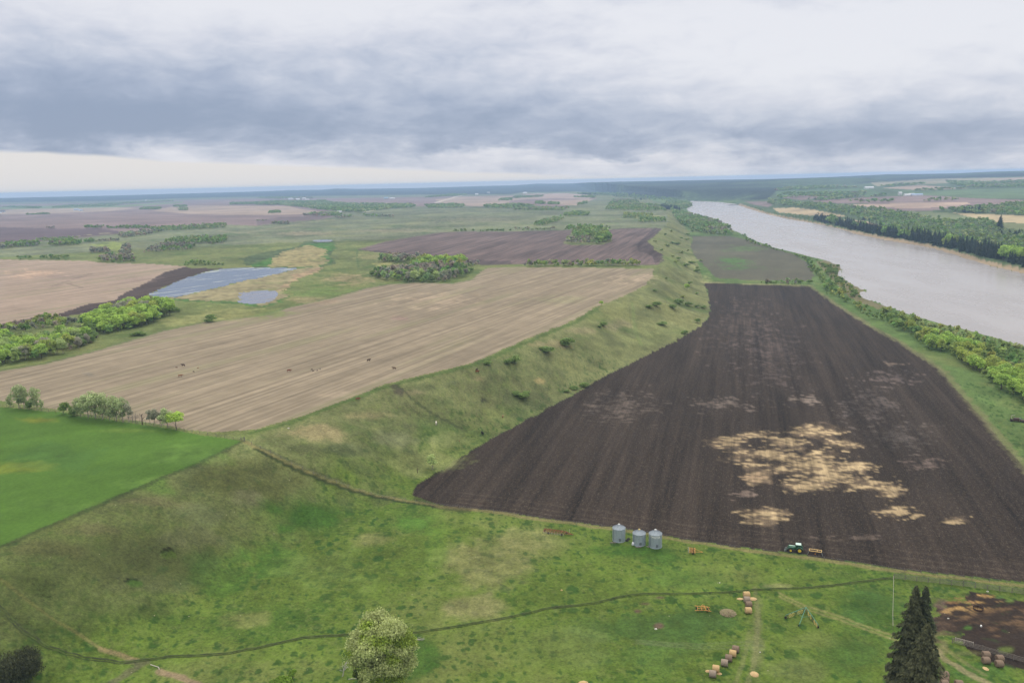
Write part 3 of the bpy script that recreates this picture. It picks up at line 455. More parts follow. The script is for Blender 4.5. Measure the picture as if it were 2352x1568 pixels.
# ------------------------------------------------------------------ water
def mat_water(name, base, rough, scale, bump=.05, mark=None):
    m = bpy.data.materials.new(name); m.use_nodes = True; w = NT(m.node_tree); pos = w.n('ShaderNodeTexCoord').outputs['Object']
    n = w.noise(w.vm('MULTIPLY', pos, (scale, scale*.6, 1)), 1.0, 5, .6); nl = w.noise(w.vm('MULTIPLY', pos, (.02, .006, 1)), 1.0, 4, .6)
    c = w.mix(w.ss(nl, .35, .7), (*base, 1), (base[0]*.85, base[1]*.86, base[2]*.88, 1)); rg = w.ss(nl, .3, .7, rough*.8, rough*1.3)
    if mark:
        mp = w.n('ShaderNodeMapping'); w.L.new(pos, mp.inputs[0]); mp.inputs['Rotation'].default_value = (0, 0, R(38)); s = w.noise(w.vm('MULTIPLY', mp.outputs[0], (.16, .018, 1)), 1.0, 5, .65, .3)
        k = w.ss(s, .56, .66); c = w.mix(k, c, (*mark, 1)); rg = w.m('ADD', rg, w.m('MULTIPLY', k, .5))
    bp = w.n('ShaderNodeBump'); w.L.new(n, bp.inputs['Height']); bp.inputs['Strength'].default_value = bump; bp.inputs['Distance'].default_value = 1
    p = w.n('ShaderNodeBsdfPrincipled'); w.L.new(c, p.inputs['Base Color']); w.L.new(rg, p.inputs['Roughness']); p.inputs['IOR'].default_value = 1.33; w.L.new(bp.outputs[0], p.inputs['Normal'])
    o = w.n('ShaderNodeOutputMaterial'); w.L.new(p.outputs[0], o.inputs[0]); return m
def flat(name, P, z, m):
    bm = bmesh.new(); f = bm.faces.new([bm.verts.new((p[0], p[1], z)) for p in P]); bmesh.ops.triangulate(bm, faces=[f]); bmesh.ops.recalc_face_normals(bm, faces=bm.faces)
    if sum(f.normal.z for f in bm.faces) < 0: bmesh.ops.reverse_faces(bm, faces=bm.faces)
    me = bpy.data.meshes.new(name); bm.to_mesh(me); bm.free(); me.materials.append(m); o = bpy.data.objects.new(name, me); COL.objects.link(o); o['kind'] = 'structure'; return o
def grow(P, d): c = P.mean(0); return P + (P-c)/np.linalg.norm(P-c, axis=1)[:, None]*d
# river sheet reaches a little under both banks
NB2 = NB + np.array([-6, 0]); FB2 = FB + np.array([6, 4]); flat('river', np.vstack([NB2, FB2[::-1]]), RIV, mat_water('river_water', (.29, .265, .25), .24, .08, .03))
mp_ = mat_water('pond_water', (.075, .09, .12), .10, .8, .03, (.34, .37, .32)); mp2_ = mat_water('shallow_water', (.12, .125, .16), .18, .8, .08, (.16, .14, .12))
for P, m in zip(POND, (mp_, mp2_, mp2_)): flat('pond', grow(P, 7.0), U-.45, m)
# ------------------------------------------------------------------ object helpers
def tag(o, label, cat, group=None, kind=None):
    o['label'] = label; o['category'] = cat
    if group: o['group'] = group
    if kind: o['kind'] = kind
    return o
def thing(name, label, cat, loc, rz=0, group=None):
    o = bpy.data.objects.new(name, None); COL.objects.link(o); o.location = loc; o.rotation_euler = (0, 0, rz); o.empty_display_size = .5
    return tag(o, label, cat, group)
def dup(root, loc, rz=None, label=None, group=None, scale=None):
    def cp(o, par):
        c = o.copy(); COL.objects.link(c); c.parent = par
        for ch in KIDS.get(o.name, []): cp(ch, c)
        return c
    r = cp(root, None); r.location = loc
    if rz is not None: r.rotation_euler = (0, 0, rz)
    if label: r['label'] = label
    if group: r['group'] = group
    if scale: r.scale = scale if hasattr(scale, '__len__') else (scale,)*3
    return r
KIDS = {}
class MB:
    def __init__(s): s.b = bmesh.new()
    def box(s, c, d, rz=0, rx=0, ry=0):
        m = Matrix.Translation(c) @ Matrix.Rotation(rz, 4, 'Z') @ Matrix.Rotation(ry, 4, 'Y') @ Matrix.Rotation(rx, 4, 'X') @ Matrix.Diagonal((*d, 1)); bmesh.ops.create_cube(s.b, size=1, matrix=m); return s
    def bar(s, a, b, r=.05, r2=None, seg=6):
        a = Vector(a); b = Vector(b); v = b-a; L = v.length
        if L < 1e-5: return s
        m = Matrix.Translation((a+b)/2) @ v.to_track_quat('Z', 'Y').to_matrix().to_4x4()
        bmesh.ops.create_cone(s.b, cap_ends=True, segments=seg, radius1=r, radius2=r if r2 is None else r2, depth=L, matrix=m); return s
    def lathe(s, prof, seg=32, m=None):
        rings = []
        for (r, z) in prof:
            rings.append([s.b.verts.new((r*math.cos(2*math.pi*i/seg), r*math.sin(2*math.pi*i/seg), z)) for i in range(seg)])
        for A_, B_ in zip(rings[:-1], rings[1:]):
            for i in range(seg): s.b.faces.new((A_[i], A_[(i+1) % seg], B_[(i+1) % seg], B_[i]))
        if prof[-1][0] < .3: s.b.faces.new(rings[-1])
        if m is not None: bmesh.ops.transform(s.b, matrix=m, verts=[v for r_ in rings for v in r_])
        return s
    def wheel(s, c, r, w, axis='Y', seg=20):
        c = Vector(c); v = Vector((0, 1, 0)) if axis == 'Y' else Vector((1, 0, 0)); s.bar(c-v*w/2, c+v*w/2, r, seg=seg); return s
    def build(s, name, mat, parent=None, smooth=False, bevel=0):
        if bevel: bmesh.ops.bevel(s.b, geom=[e for e in s.b.edges], offset=bevel, segments=1, affect='EDGES')
        bmesh.ops.recalc_face_normals(s.b, faces=s.b.faces)
        me = bpy.data.meshes.new(name); s.b.to_mesh(me); s.b.free(); me.materials.append(mat)
        if smooth:
            for p in me.polygons: p.use_smooth = True
        return link(name, me, parent)
def link(name, me, parent=None):
    o = bpy.data.objects.new(name, me); COL.objects.link(o)
    if parent: o.parent = parent; KIDS.setdefault(parent.name, []).append(o)
    return o
def mat(name, c, rough=.6, metal=0, var=.25, scale=2.0, c2=None, stretch=(1, 1, 1), spec=.5):
    m = bpy.data.materials.new(name); m.use_nodes = True; w = NT(m.node_tree); pos = w.n('ShaderNodeTexCoord').outputs['Object']
    n = w.noise(w.vm('MULTIPLY', pos, stretch), scale, 5, .65); c2 = c2 or tuple(v*(1-2*var) for v in c)
    cc = w.mix(w.ss(n, .35, .68), (*c, 1), (*c2, 1)); p = w.n('ShaderNodeBsdfPrincipled'); w.L.new(cc, p.inputs['Base Color'])
    p.inputs['Roughness'].default_value = rough; p.inputs['Metallic'].default_value = metal; p.inputs['Specular IOR Level'].default_value = spec
    o = w.n('ShaderNodeOutputMaterial'); w.L.new(p.outputs[0], o.inputs[0]); return m
def mat_leaf(name, c, c2, var=.35):
    m = bpy.data.materials.new(name); m.use_nodes = True; w = NT(m.node_tree)
    at = w.n('ShaderNodeAttribute', attribute_name='Col').outputs['Color']; oi = w.n('ShaderNodeObjectInfo').outputs['Random']
    cc = w.mix(oi, (*c, 1), (*c2, 1)); cc = w.mix(1.0, cc, at, 'MULTIPLY')
    p = w.n('ShaderNodeBsdfPrincipled'); w.L.new(cc, p.inputs['Base Color']); p.inputs['Roughness'].default_value = .8; p.inputs['Specular IOR Level'].default_value = .15
    tr = w.n('ShaderNodeBsdfTranslucent'); w.L.new(cc, tr.inputs[0]); mx = w.n('ShaderNodeMixShader'); mx.inputs[0].default_value = .42; w.L.new(p.outputs[0], mx.inputs[1]); w.L.new(tr.outputs[0], mx.inputs[2])
    o = w.n('ShaderNodeOutputMaterial'); w.L.new(mx.outputs[0], o.inputs[0]); return m
# ------------------------------------------------------------------ trees
def quads(P, Nn, s, el=1.0, r=rng, up=None):
    n = len(P); Nn = Nn/(np.linalg.norm(Nn, axis=1)[:, None]+1e-9); t = r.normal(size=(n, 3)) if up is None else up+r.normal(size=(n, 3))*.35
    t = t-(t*Nn).sum(1)[:, None]*Nn; t /= np.linalg.norm(t, axis=1)[:, None]+1e-9; b = np.cross(Nn, t); s = np.broadcast_to(np.asarray(s, float), (n,))[:, None]
    a = t*s*el; c = b*s; V = np.stack([P-a-c*.6, P+a*.2-c, P+a+c*.5, P-a*.1+c], 1).reshape(-1, 3); return V, np.arange(4*n).reshape(n, 4)
def crown(seed, n, lobes=9, rx=.36, z0=.18, size=.055, el=1.0, fill=.25, up=None, lr=(.34, .55), spread=.62):
    r = np.random.default_rng(seed); zc = (1+z0)/2; hz = (1-z0)/2
    C = []; 
    while len(C) < lobes:
        p = r.uniform(-1, 1, 3)
        if np.dot(p, p) < 1: C.append(p*[rx*spread, rx*spread, hz*spread]+[0, 0, zc])
    C = np.array(C); rad = r.uniform(*lr, lobes)*rx; k = r.integers(0, lobes, n); d = r.normal(size=(n, 3)); d[:, 2] = np.abs(d[:, 2])*.9+d[:, 2]*.35
    d /= np.linalg.norm(d, axis=1)[:, None]; q = np.where(r.random(n) < fill, r.random(n)**.5, r.uniform(.8, 1.12, n)); P = C[k]+d*(rad[k]*q)[:, None]*[1, 1, 1.15]
    P[:, 2] = np.clip(P[:, 2], z0*.6, 1.0); V, F = quads(P, d+r.normal(size=(n, 3))*.7, size*r.uniform(.6, 1.3, n), el, r, up)
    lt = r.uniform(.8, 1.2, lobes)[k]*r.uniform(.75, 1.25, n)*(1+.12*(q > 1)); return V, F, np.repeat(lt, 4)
def spruce(seed, n, rx=.19, size=.03, ragged=.25):
    r = np.random.default_rng(seed); z = 1-r.random(n)**.62*.95; a = r.uniform(0, 2*math.pi, n); lv = np.floor(z*22)/22
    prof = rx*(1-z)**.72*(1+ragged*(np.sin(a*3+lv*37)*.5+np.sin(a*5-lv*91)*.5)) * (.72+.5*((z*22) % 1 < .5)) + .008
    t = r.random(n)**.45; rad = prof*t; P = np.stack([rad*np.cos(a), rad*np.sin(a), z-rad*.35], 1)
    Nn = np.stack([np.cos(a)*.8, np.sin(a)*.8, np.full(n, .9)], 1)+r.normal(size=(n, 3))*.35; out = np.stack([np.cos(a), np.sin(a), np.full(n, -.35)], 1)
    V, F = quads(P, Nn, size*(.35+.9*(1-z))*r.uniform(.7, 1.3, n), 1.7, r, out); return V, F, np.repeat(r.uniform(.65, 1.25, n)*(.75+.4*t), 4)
def tint3(t): return np.stack([t, t, t*.97], 1)
LM = {'poplar': mat_leaf('poplar_leaves', (.38, .52, .11), (.30, .45, .10)), 'pale': mat_leaf('pale_leaves', (.40, .49, .20), (.34, .44, .17)), 'yellow': mat_leaf('yellow_green_leaves', (.42, .48, .11), (.34, .43, .10)),
      'bare': mat_leaf('bare_twigs', (.36, .34, .27), (.30, .33, .22)), 'shrub': mat_leaf('shrub_leaves', (.20, .29, .085), (.17, .25, .075)), 'wispy': mat_leaf('wispy_leaves', (.42, .50, .25), (.36, .43, .22)), 'spruce': mat_leaf('spruce_needles', (.030, .052, .030), (.040, .064, .034)),
      }
BARK = mat('bark', (.10, .08, .06), .9, var=.2, scale=3); PALEBARK = mat('pale_bark', (.30, .27, .22), .9, var=.25, scale=2)
def trunk_mesh(seed, bare=False, h=1.0):
    r = random.Random(seed); m = MB(); m.bar((0, 0, -.03), (0, 0, .35), .018, .013); m.bar((0, 0, .35), (r.uniform(-.03, .03), r.uniform(-.03, .03), .85), .013, .004)
    for i in range(9 if bare else 5):
        a = r.uniform(0, 6.28); z = r.uniform(.15, .6); l = r.uniform(.15, .32); m.bar((0, 0, z), (l*math.cos(a), l*math.sin(a), z+r.uniform(.15, .35)), .007, .002, 5)
    bmesh.ops.recalc_face_normals(m.b, faces=m.b.faces); me = bpy.data.meshes.new('trunk'); m.b.to_mesh(me); m.b.free(); me.materials.append(PALEBARK if bare else BARK); return me
TYPES = ('poplar', 'pale', 'yellow', 'bare', 'shrub', 'spruce', 'wispy'); HI = {}; LOW = {}
for t in TYPES:
    HI[t] = []; LOW[t] = []
    for v in range(4):
        s = hash_ = 100*TYPES.index(t)+v
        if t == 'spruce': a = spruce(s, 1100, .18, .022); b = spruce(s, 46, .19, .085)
        elif t == 'shrub': a = crown(s, 1000, 9, .62, .02, .05); b = crown(s, 34, 5, .6, .02, .22)
        elif t == 'bare': a = crown(s, 1100, 10, .34, .10, .017, 3.0, .4, np.array([0, 0, 1.0])); b = crown(s, 40, 5, .34, .12, .10, 1.8, .3, np.array([0, 0, 1.0]))
        elif t == 'wispy': a = crown(s, 1700, 20, .30, .03, .014, 2.6, .5, np.array([0, 0, 1.0]), (.3, .5), .8); b = a
        elif t == 'pale': a = crown(s, 1100, 11, .36, .14, .026, 1.2, .4); b = crown(s, 40, 6, .36, .12, .12)
        else: a = crown(s, 1300, 12, .38, .08, .034); b = crown(s, 42, 6, .38, .08, .135)
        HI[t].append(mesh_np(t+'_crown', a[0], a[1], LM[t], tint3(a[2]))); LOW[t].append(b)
TR = [trunk_mesh(i) for i in range(4)]; TRB = [trunk_mesh(10+i, True) for i in range(4)]
NAMES = {'poplar': ('poplar_tree', 'tree', 'leafy bright green poplar'), 'pale': ('poplar_tree', 'tree', 'thin pale green poplar just coming into leaf'), 'yellow': ('willow_tree', 'tree', 'yellow-green rounded tree'), 'bare': ('bare_tree', 'tree', 'grey leafless tree'), 'wispy': ('poplar_tree', 'tree', 'thin wispy pale green tree'), 'shrub': ('shrub', 'bush', 'low dark green shrub'), 'spruce': ('spruce_tree', 'tree', 'dark narrow spruce')}
PRO = {}
def place_tree(t, p, h, label, group=None, wide=1.0, rz=None, parts=True):
    v = random.randrange(4); key = (t, v); rz = random.uniform(0, 6.28) if rz is None else rz
    if key not in PRO:
        n, c, _ = NAMES[t]; root = thing(n, label, c, p, rz, group)
        link('crown', HI[t][v], root)
        link('trunk', (TRB if t in ('bare', 'pale', 'wispy') else TR)[v], root)
        root.scale = (h*wide, h*wide, h); PRO[key] = root; 
        if group: root['group'] = group
        return root
    o = dup(PRO[key], p, rz, label, None, (h*wide, h*wide, h))
    if group: o['group'] = group
    elif 'group' in o: del o['group']
    return o
CAND = []   # (size, type, x, y, z, h, wide, label, group)
def zone(px, spacing, mix, hr, where, wide=1.0, thin=0.0):
    W_ = GP(px, 20); r = float(np.hypot(*W_.mean(0))); x0, y0 = W_.min(0); x1, y1 = W_.max(0)
    gx, gy = np.meshgrid(np.arange(x0, x1, spacing), np.arange(y0, y1, spacing)); gx = (gx+rng.uniform(-.48, .48, gx.shape)*spacing).ravel(); gy = (gy+rng.uniform(-.48, .48, gy.shape)*spacing).ravel()
    ok = inpoly(W_, gx, gy) & (rng.random(gx.shape) > thin)
    if thin: ok &= (fbm(gx, gy, spacing*6, 3, 99) > -.12)
    gx = gx[ok]; gy = gy[ok]; gz = H(gx, gy) if len(gx) else gx; ts = list(mix); pr = np.array([mix[t] for t in ts], float); pr /= pr.sum()
    nn = fbm(gx, gy, spacing*7, 2, 5) if len(gx) else gx; pick = np.clip((np.argsort(np.argsort(nn+rng.normal(size=nn.shape)*.10))+.5)/max(1, len(nn)), 0, .999); cum = np.cumsum(pr)
    for x, y, z, u in zip(gx, gy, gz, pick):
        if z < RIV+.3: continue
        t = ts[int(np.searchsorted(cum, u))]; h = random.uniform(hr[0]*.62, hr[1]*1.12)*(.45 if t == 'shrub' and hr[1] > 5 else 1); CAND.append((h*(1.3 if t == 'shrub' else 1)/math.hypot(x, y), t, x, y, z-.1, h, wide, NAMES[t][2]+' '+where, NAMES[t][2].split()[-1]+'s '+where))
Z_ = zone
Z_([(192, 766), (250, 768), (330, 750), (392, 724), (398, 712), (350, 706), (300, 708), (240, 728), (195, 745)], 4.6, {'poplar': 6, 'yellow': .7, 'bare': .6}, (7.5, 11), 'in the rounded grove between pond and stubble')
Z_([(-60, 858), (0, 842), (60, 832), (150, 812), (205, 794), (205, 780), (150, 775), (90, 780), (0, 785), (-60, 800)], 4.8, {'poplar': 5, 'pale': 2, 'yellow': 1, 'bare': .6}, (6, 9.5), 'in the grove at the left edge')
Z_([(-60, 780), (0, 770), (60, 765), (125, 752), (185, 748), (170, 738), (100, 738), (40, 752), (-60, 765)], 5.2, {'yellow': 4, 'bare': 2, 'poplar': 1}, (4.5, 7.5), 'in the yellowish grove behind the left grove')
Z_([(175, 800), (215, 790), (228, 780), (222, 768), (190, 762), (170, 778)], 4, {'shrub': 3, 'bare': 1}, (3, 5), 'on the fringe of the left grove')
Z_([(846, 632), (888, 645), (963, 650), (1025, 648), (1075, 634), (1086, 624), (1060, 616), (963, 622), (900, 628)], 6, {'bare': 4, 'poplar': 1.5, 'pale': 1, 'shrub': 1}, (7, 11), 'on the near edge of the middle wood')
Z_([(950, 622), (1060, 616), (1066, 606), (1010, 602), (960, 608)], 6, {'poplar': 5, 'yellow': 2}, (9, 13), 'in the bright heart of the middle wood')
Z_([(872, 603), (960, 607), (990, 602), (960, 596), (885, 596)], 7, {'bare': 5, 'poplar': 2, 'pale': 2}, (8, 11), 'at the back of the middle wood')
Z_([(1065, 612), (1100, 614), (1108, 607), (1075, 604)], 7, {'bare': 1, 'shrub': 1}, (4, 6), 'beside the middle wood')
Z_([(1300, 560), (1385, 562), (1375, 550), (1300, 550)], 8, {'bare': 3, 'pale': 2}, (6, 9), 'in front of the grove islanded in ploughland')
Z_([(1372, 561), (1400, 556), (1400, 546), (1365, 546)], 7, {'poplar': 1}, (10, 13), 'at the bright end of the grove islanded in ploughland')
Z_([(1315, 550), (1370, 548), (1400, 536), (1360, 530), (1322, 532)], 8.5, {'poplar': 4, 'pale': 2}, (9, 13), 'in the grove islanded in ploughland')
Z_([(1290, 529), (1345, 529), (1405, 526), (1400, 521), (1300, 523)], 10, {'poplar': 3, 'shrub': 1}, (7, 10), 'behind the grove islanded in ploughland')
Z_([(1204, 613), (1468, 612), (1464, 608), (1204, 609)], 5.6, {'yellow': 3, 'pale': 2, 'bare': 1.5, 'poplar': 1.5}, (5.5, 8), 'in the long shelterbelt above the stubble')
RB = [(1899, 676), (1924, 684), (1954, 701), (1984, 724), (2014, 731), (2034, 746), (2064, 760), (2101, 772), (2106, 794), (2151, 810), (2194, 817), (2196, 829), (2239, 854), (2276, 884), (2301, 907), (2352, 930), (2480, 990), (2480, 858), (2352, 806), (2264, 780), (2189, 762), (2114, 739), (2039, 714), (1990, 697), (1960, 690), (1920, 668)]
RB1 = [(1984, 724), (2014, 731), (2064, 760), (2101, 772), (2106, 794), (2151, 810), (2194, 817), (2160, 790), (2110, 765), (2050, 735), (2000, 712)]
Z_([(2060, 757), (2101, 772), (2106, 792), (2151, 808), (2194, 816), (2196, 828), (2239, 852), (2276, 882), (2301, 905), (2352, 926), (2480, 985), (2480, 900), (2352, 868), (2250, 815), (2150, 775), (2080, 752)], 4.8, {'poplar': 6, 'yellow': 4, 'shrub': .5}, (6, 9.5), 'in the riverside belt beside the dark field')
Z_([(2480, 900), (2352, 868), (2250, 815), (2150, 775), (2080, 752), (2010, 722), (2039, 716), (2114, 741), (2189, 764), (2264, 782), (2352, 808), (2480, 858)], 5.0, {'pale': 4, 'yellow': 2, 'shrub': 2, 'poplar': 2}, (4, 6.5), 'along the water in the riverside belt')
Z_([(1899, 676), (1924, 684), (1954, 701), (1984, 724), (2030, 744), (2060, 757), (2080, 752), (2010, 722), (1980, 705), (1940, 682), (1905, 655), (1880, 620), (1860, 605), (1850, 600), (1862, 622), (1882, 640)], 5.4, {'poplar': 3, 'shrub': 3, 'yellow': 1}, (4, 7), 'in the narrow belt behind the river point')
Z_([(1880, 604), (1925, 613), (1920, 635), (1950, 655), (1972, 670), (1975, 690), (1950, 680), (1915, 655), (1895, 625)], 6.5, {'shrub': 3, 'yellow': 1}, (2.6, 4.5), 'on the brown river point')
Z_([(1703, 538), (1728, 553), (1764, 566), (1789, 576), (1839, 588), (1880, 600), (1850, 598), (1820, 584), (1764, 571), (1715, 556)], 7, {'shrub': 3, 'poplar': 1}, (4, 7), 'on the low bank beyond the far field')
Z_([(1561, 513), (1578, 523), (1611, 536), (1651, 541), (1683, 541), (1672, 524), (1655, 516), (1620, 504), (1584, 494), (1560, 488), (1540, 482), (1550, 498)], 8.5, {'poplar': 5, 'pale': 3, 'shrub': 1, 'bare': .5}, (8, 12), 'in the wood on the near river bank')
Z_([(1520, 476), (1560, 482), (1590, 478), (1590, 470), (1570, 464), (1530, 466)], 12, {'poplar': 2, 'pale': 2}, (8, 12), 'in the far riverbank wood')
Z_([(1516, 479), (1562, 484), (1560, 480), (1518, 474)], 11, {'spruce': 1}, (12, 17), 'in the short far line above the bank')
Z_([(1745, 652), (1838, 655), (1838, 650), (1745, 648)], 5, {'bare': 1, 'shrub': 2, 'pale': 1}, (4, 6), 'in the thicket between the two lower fields')
# far bank
Z_([(1866, 505), (1944, 524), (2014, 539), (2139, 561), (2204, 576), (2304, 600), (2352, 615), (2480, 650), (2480, 625), (2352, 596), (2290, 580), (2200, 560), (2139, 549), (2014, 529), (1944, 516), (1872, 500)], 8.5, {'spruce': 6, 'poplar': 1}, (13, 20), 'in the row along the far river bank')
Z_([(2352, 596), (2290, 580), (2200, 560), (2139, 549), (2080, 536), (2121, 534), (2204, 550), (2352, 568), (2480, 590), (2480, 625)], 11, {'poplar': 5, 'pale': 3, 'spruce': .7}, (6.5, 10), 'in the wood behind the far bank spruces')
Z_([(1924, 472), (2004, 478), (2070, 488), (2130, 498), (2175, 508), (2276, 505), (2300, 526), (2352, 536), (2480, 545), (2480, 592), (2352, 568), (2204, 550), (2121, 533), (2081, 527), (2026, 515), (1964, 503), (1951, 496), (1924, 491), (1870, 481)], 14, {'poplar': 6, 'pale': 3, 'spruce': .25}, (6, 10), 'in the broad wood beyond the far bank', 1.25)
Z_([(1764, 459), (1839, 468), (1924, 472), (1870, 481), (1826, 476), (1764, 470)], 16, {'poplar': 3, 'pale': 2}, (9, 13), 'in the wood strip below the far slope', 1.4)
Z_([(1770, 490), (1864, 497), (1900, 506), (1950, 515), (1930, 519), (1864, 508), (1764, 490), (1700, 470), (1740, 478)], 10, {'shrub': 3, 'pale': 1}, (4, 6), 'on the open far bank')
Z_([(2151, 485), (2214, 482), (2352, 466), (2480, 460), (2480, 505), (2352, 497), (2260, 492), (2189, 489)], 17, {'poplar': 5, 'bare': 1, 'pale': 2}, (9, 13), 'in the right-hand upland wood', 1.35)
Z_([(2212, 489), (2256, 490), (2260, 486), (2215, 485)], 14, {'spruce': 1}, (15, 20), 'in the dark knot on the far upland')
Z_([(2283, 525), (2300, 526), (2300, 521), (2284, 521)], 12, {'spruce': 1}, (18, 24), 'in the lone cluster above the far wood')
for q in ([(1784, 452), (1889, 449), (1989, 453), (2039, 447), (2030, 451), (1950, 456), (1850, 453), (1784, 458)], [(1844, 461), (1900, 457), (1960, 455), (1955, 457), (1900, 462)], [(2170, 416), (2250, 420), (2352, 416), (2480, 414), (2480, 430), (2352, 431), (2240, 433), (2190, 426)], [(2023, 429), (2060, 424), (2124, 422), (2124, 424), (2050, 429)], [(2090, 438), (2139, 436), (2220, 433), (2214, 435), (2110, 440)], [(2115, 462), (2190, 458), (2200, 461), (2120, 464)], [(1940, 463), (2040, 462), (2060, 464), (1980, 466)], [(1780, 440), (1900, 434), (1985, 431), (1900, 428), (1800, 432)], [(1784, 445), (1850, 444), (1990, 443), (1985, 450), (1889, 447), (1790, 449)]):
    Z_(q, 24, {'poplar': 4, 'pale': 2, 'bare': .5}, (9, 13), 'in a far belt across the river', 1.9)
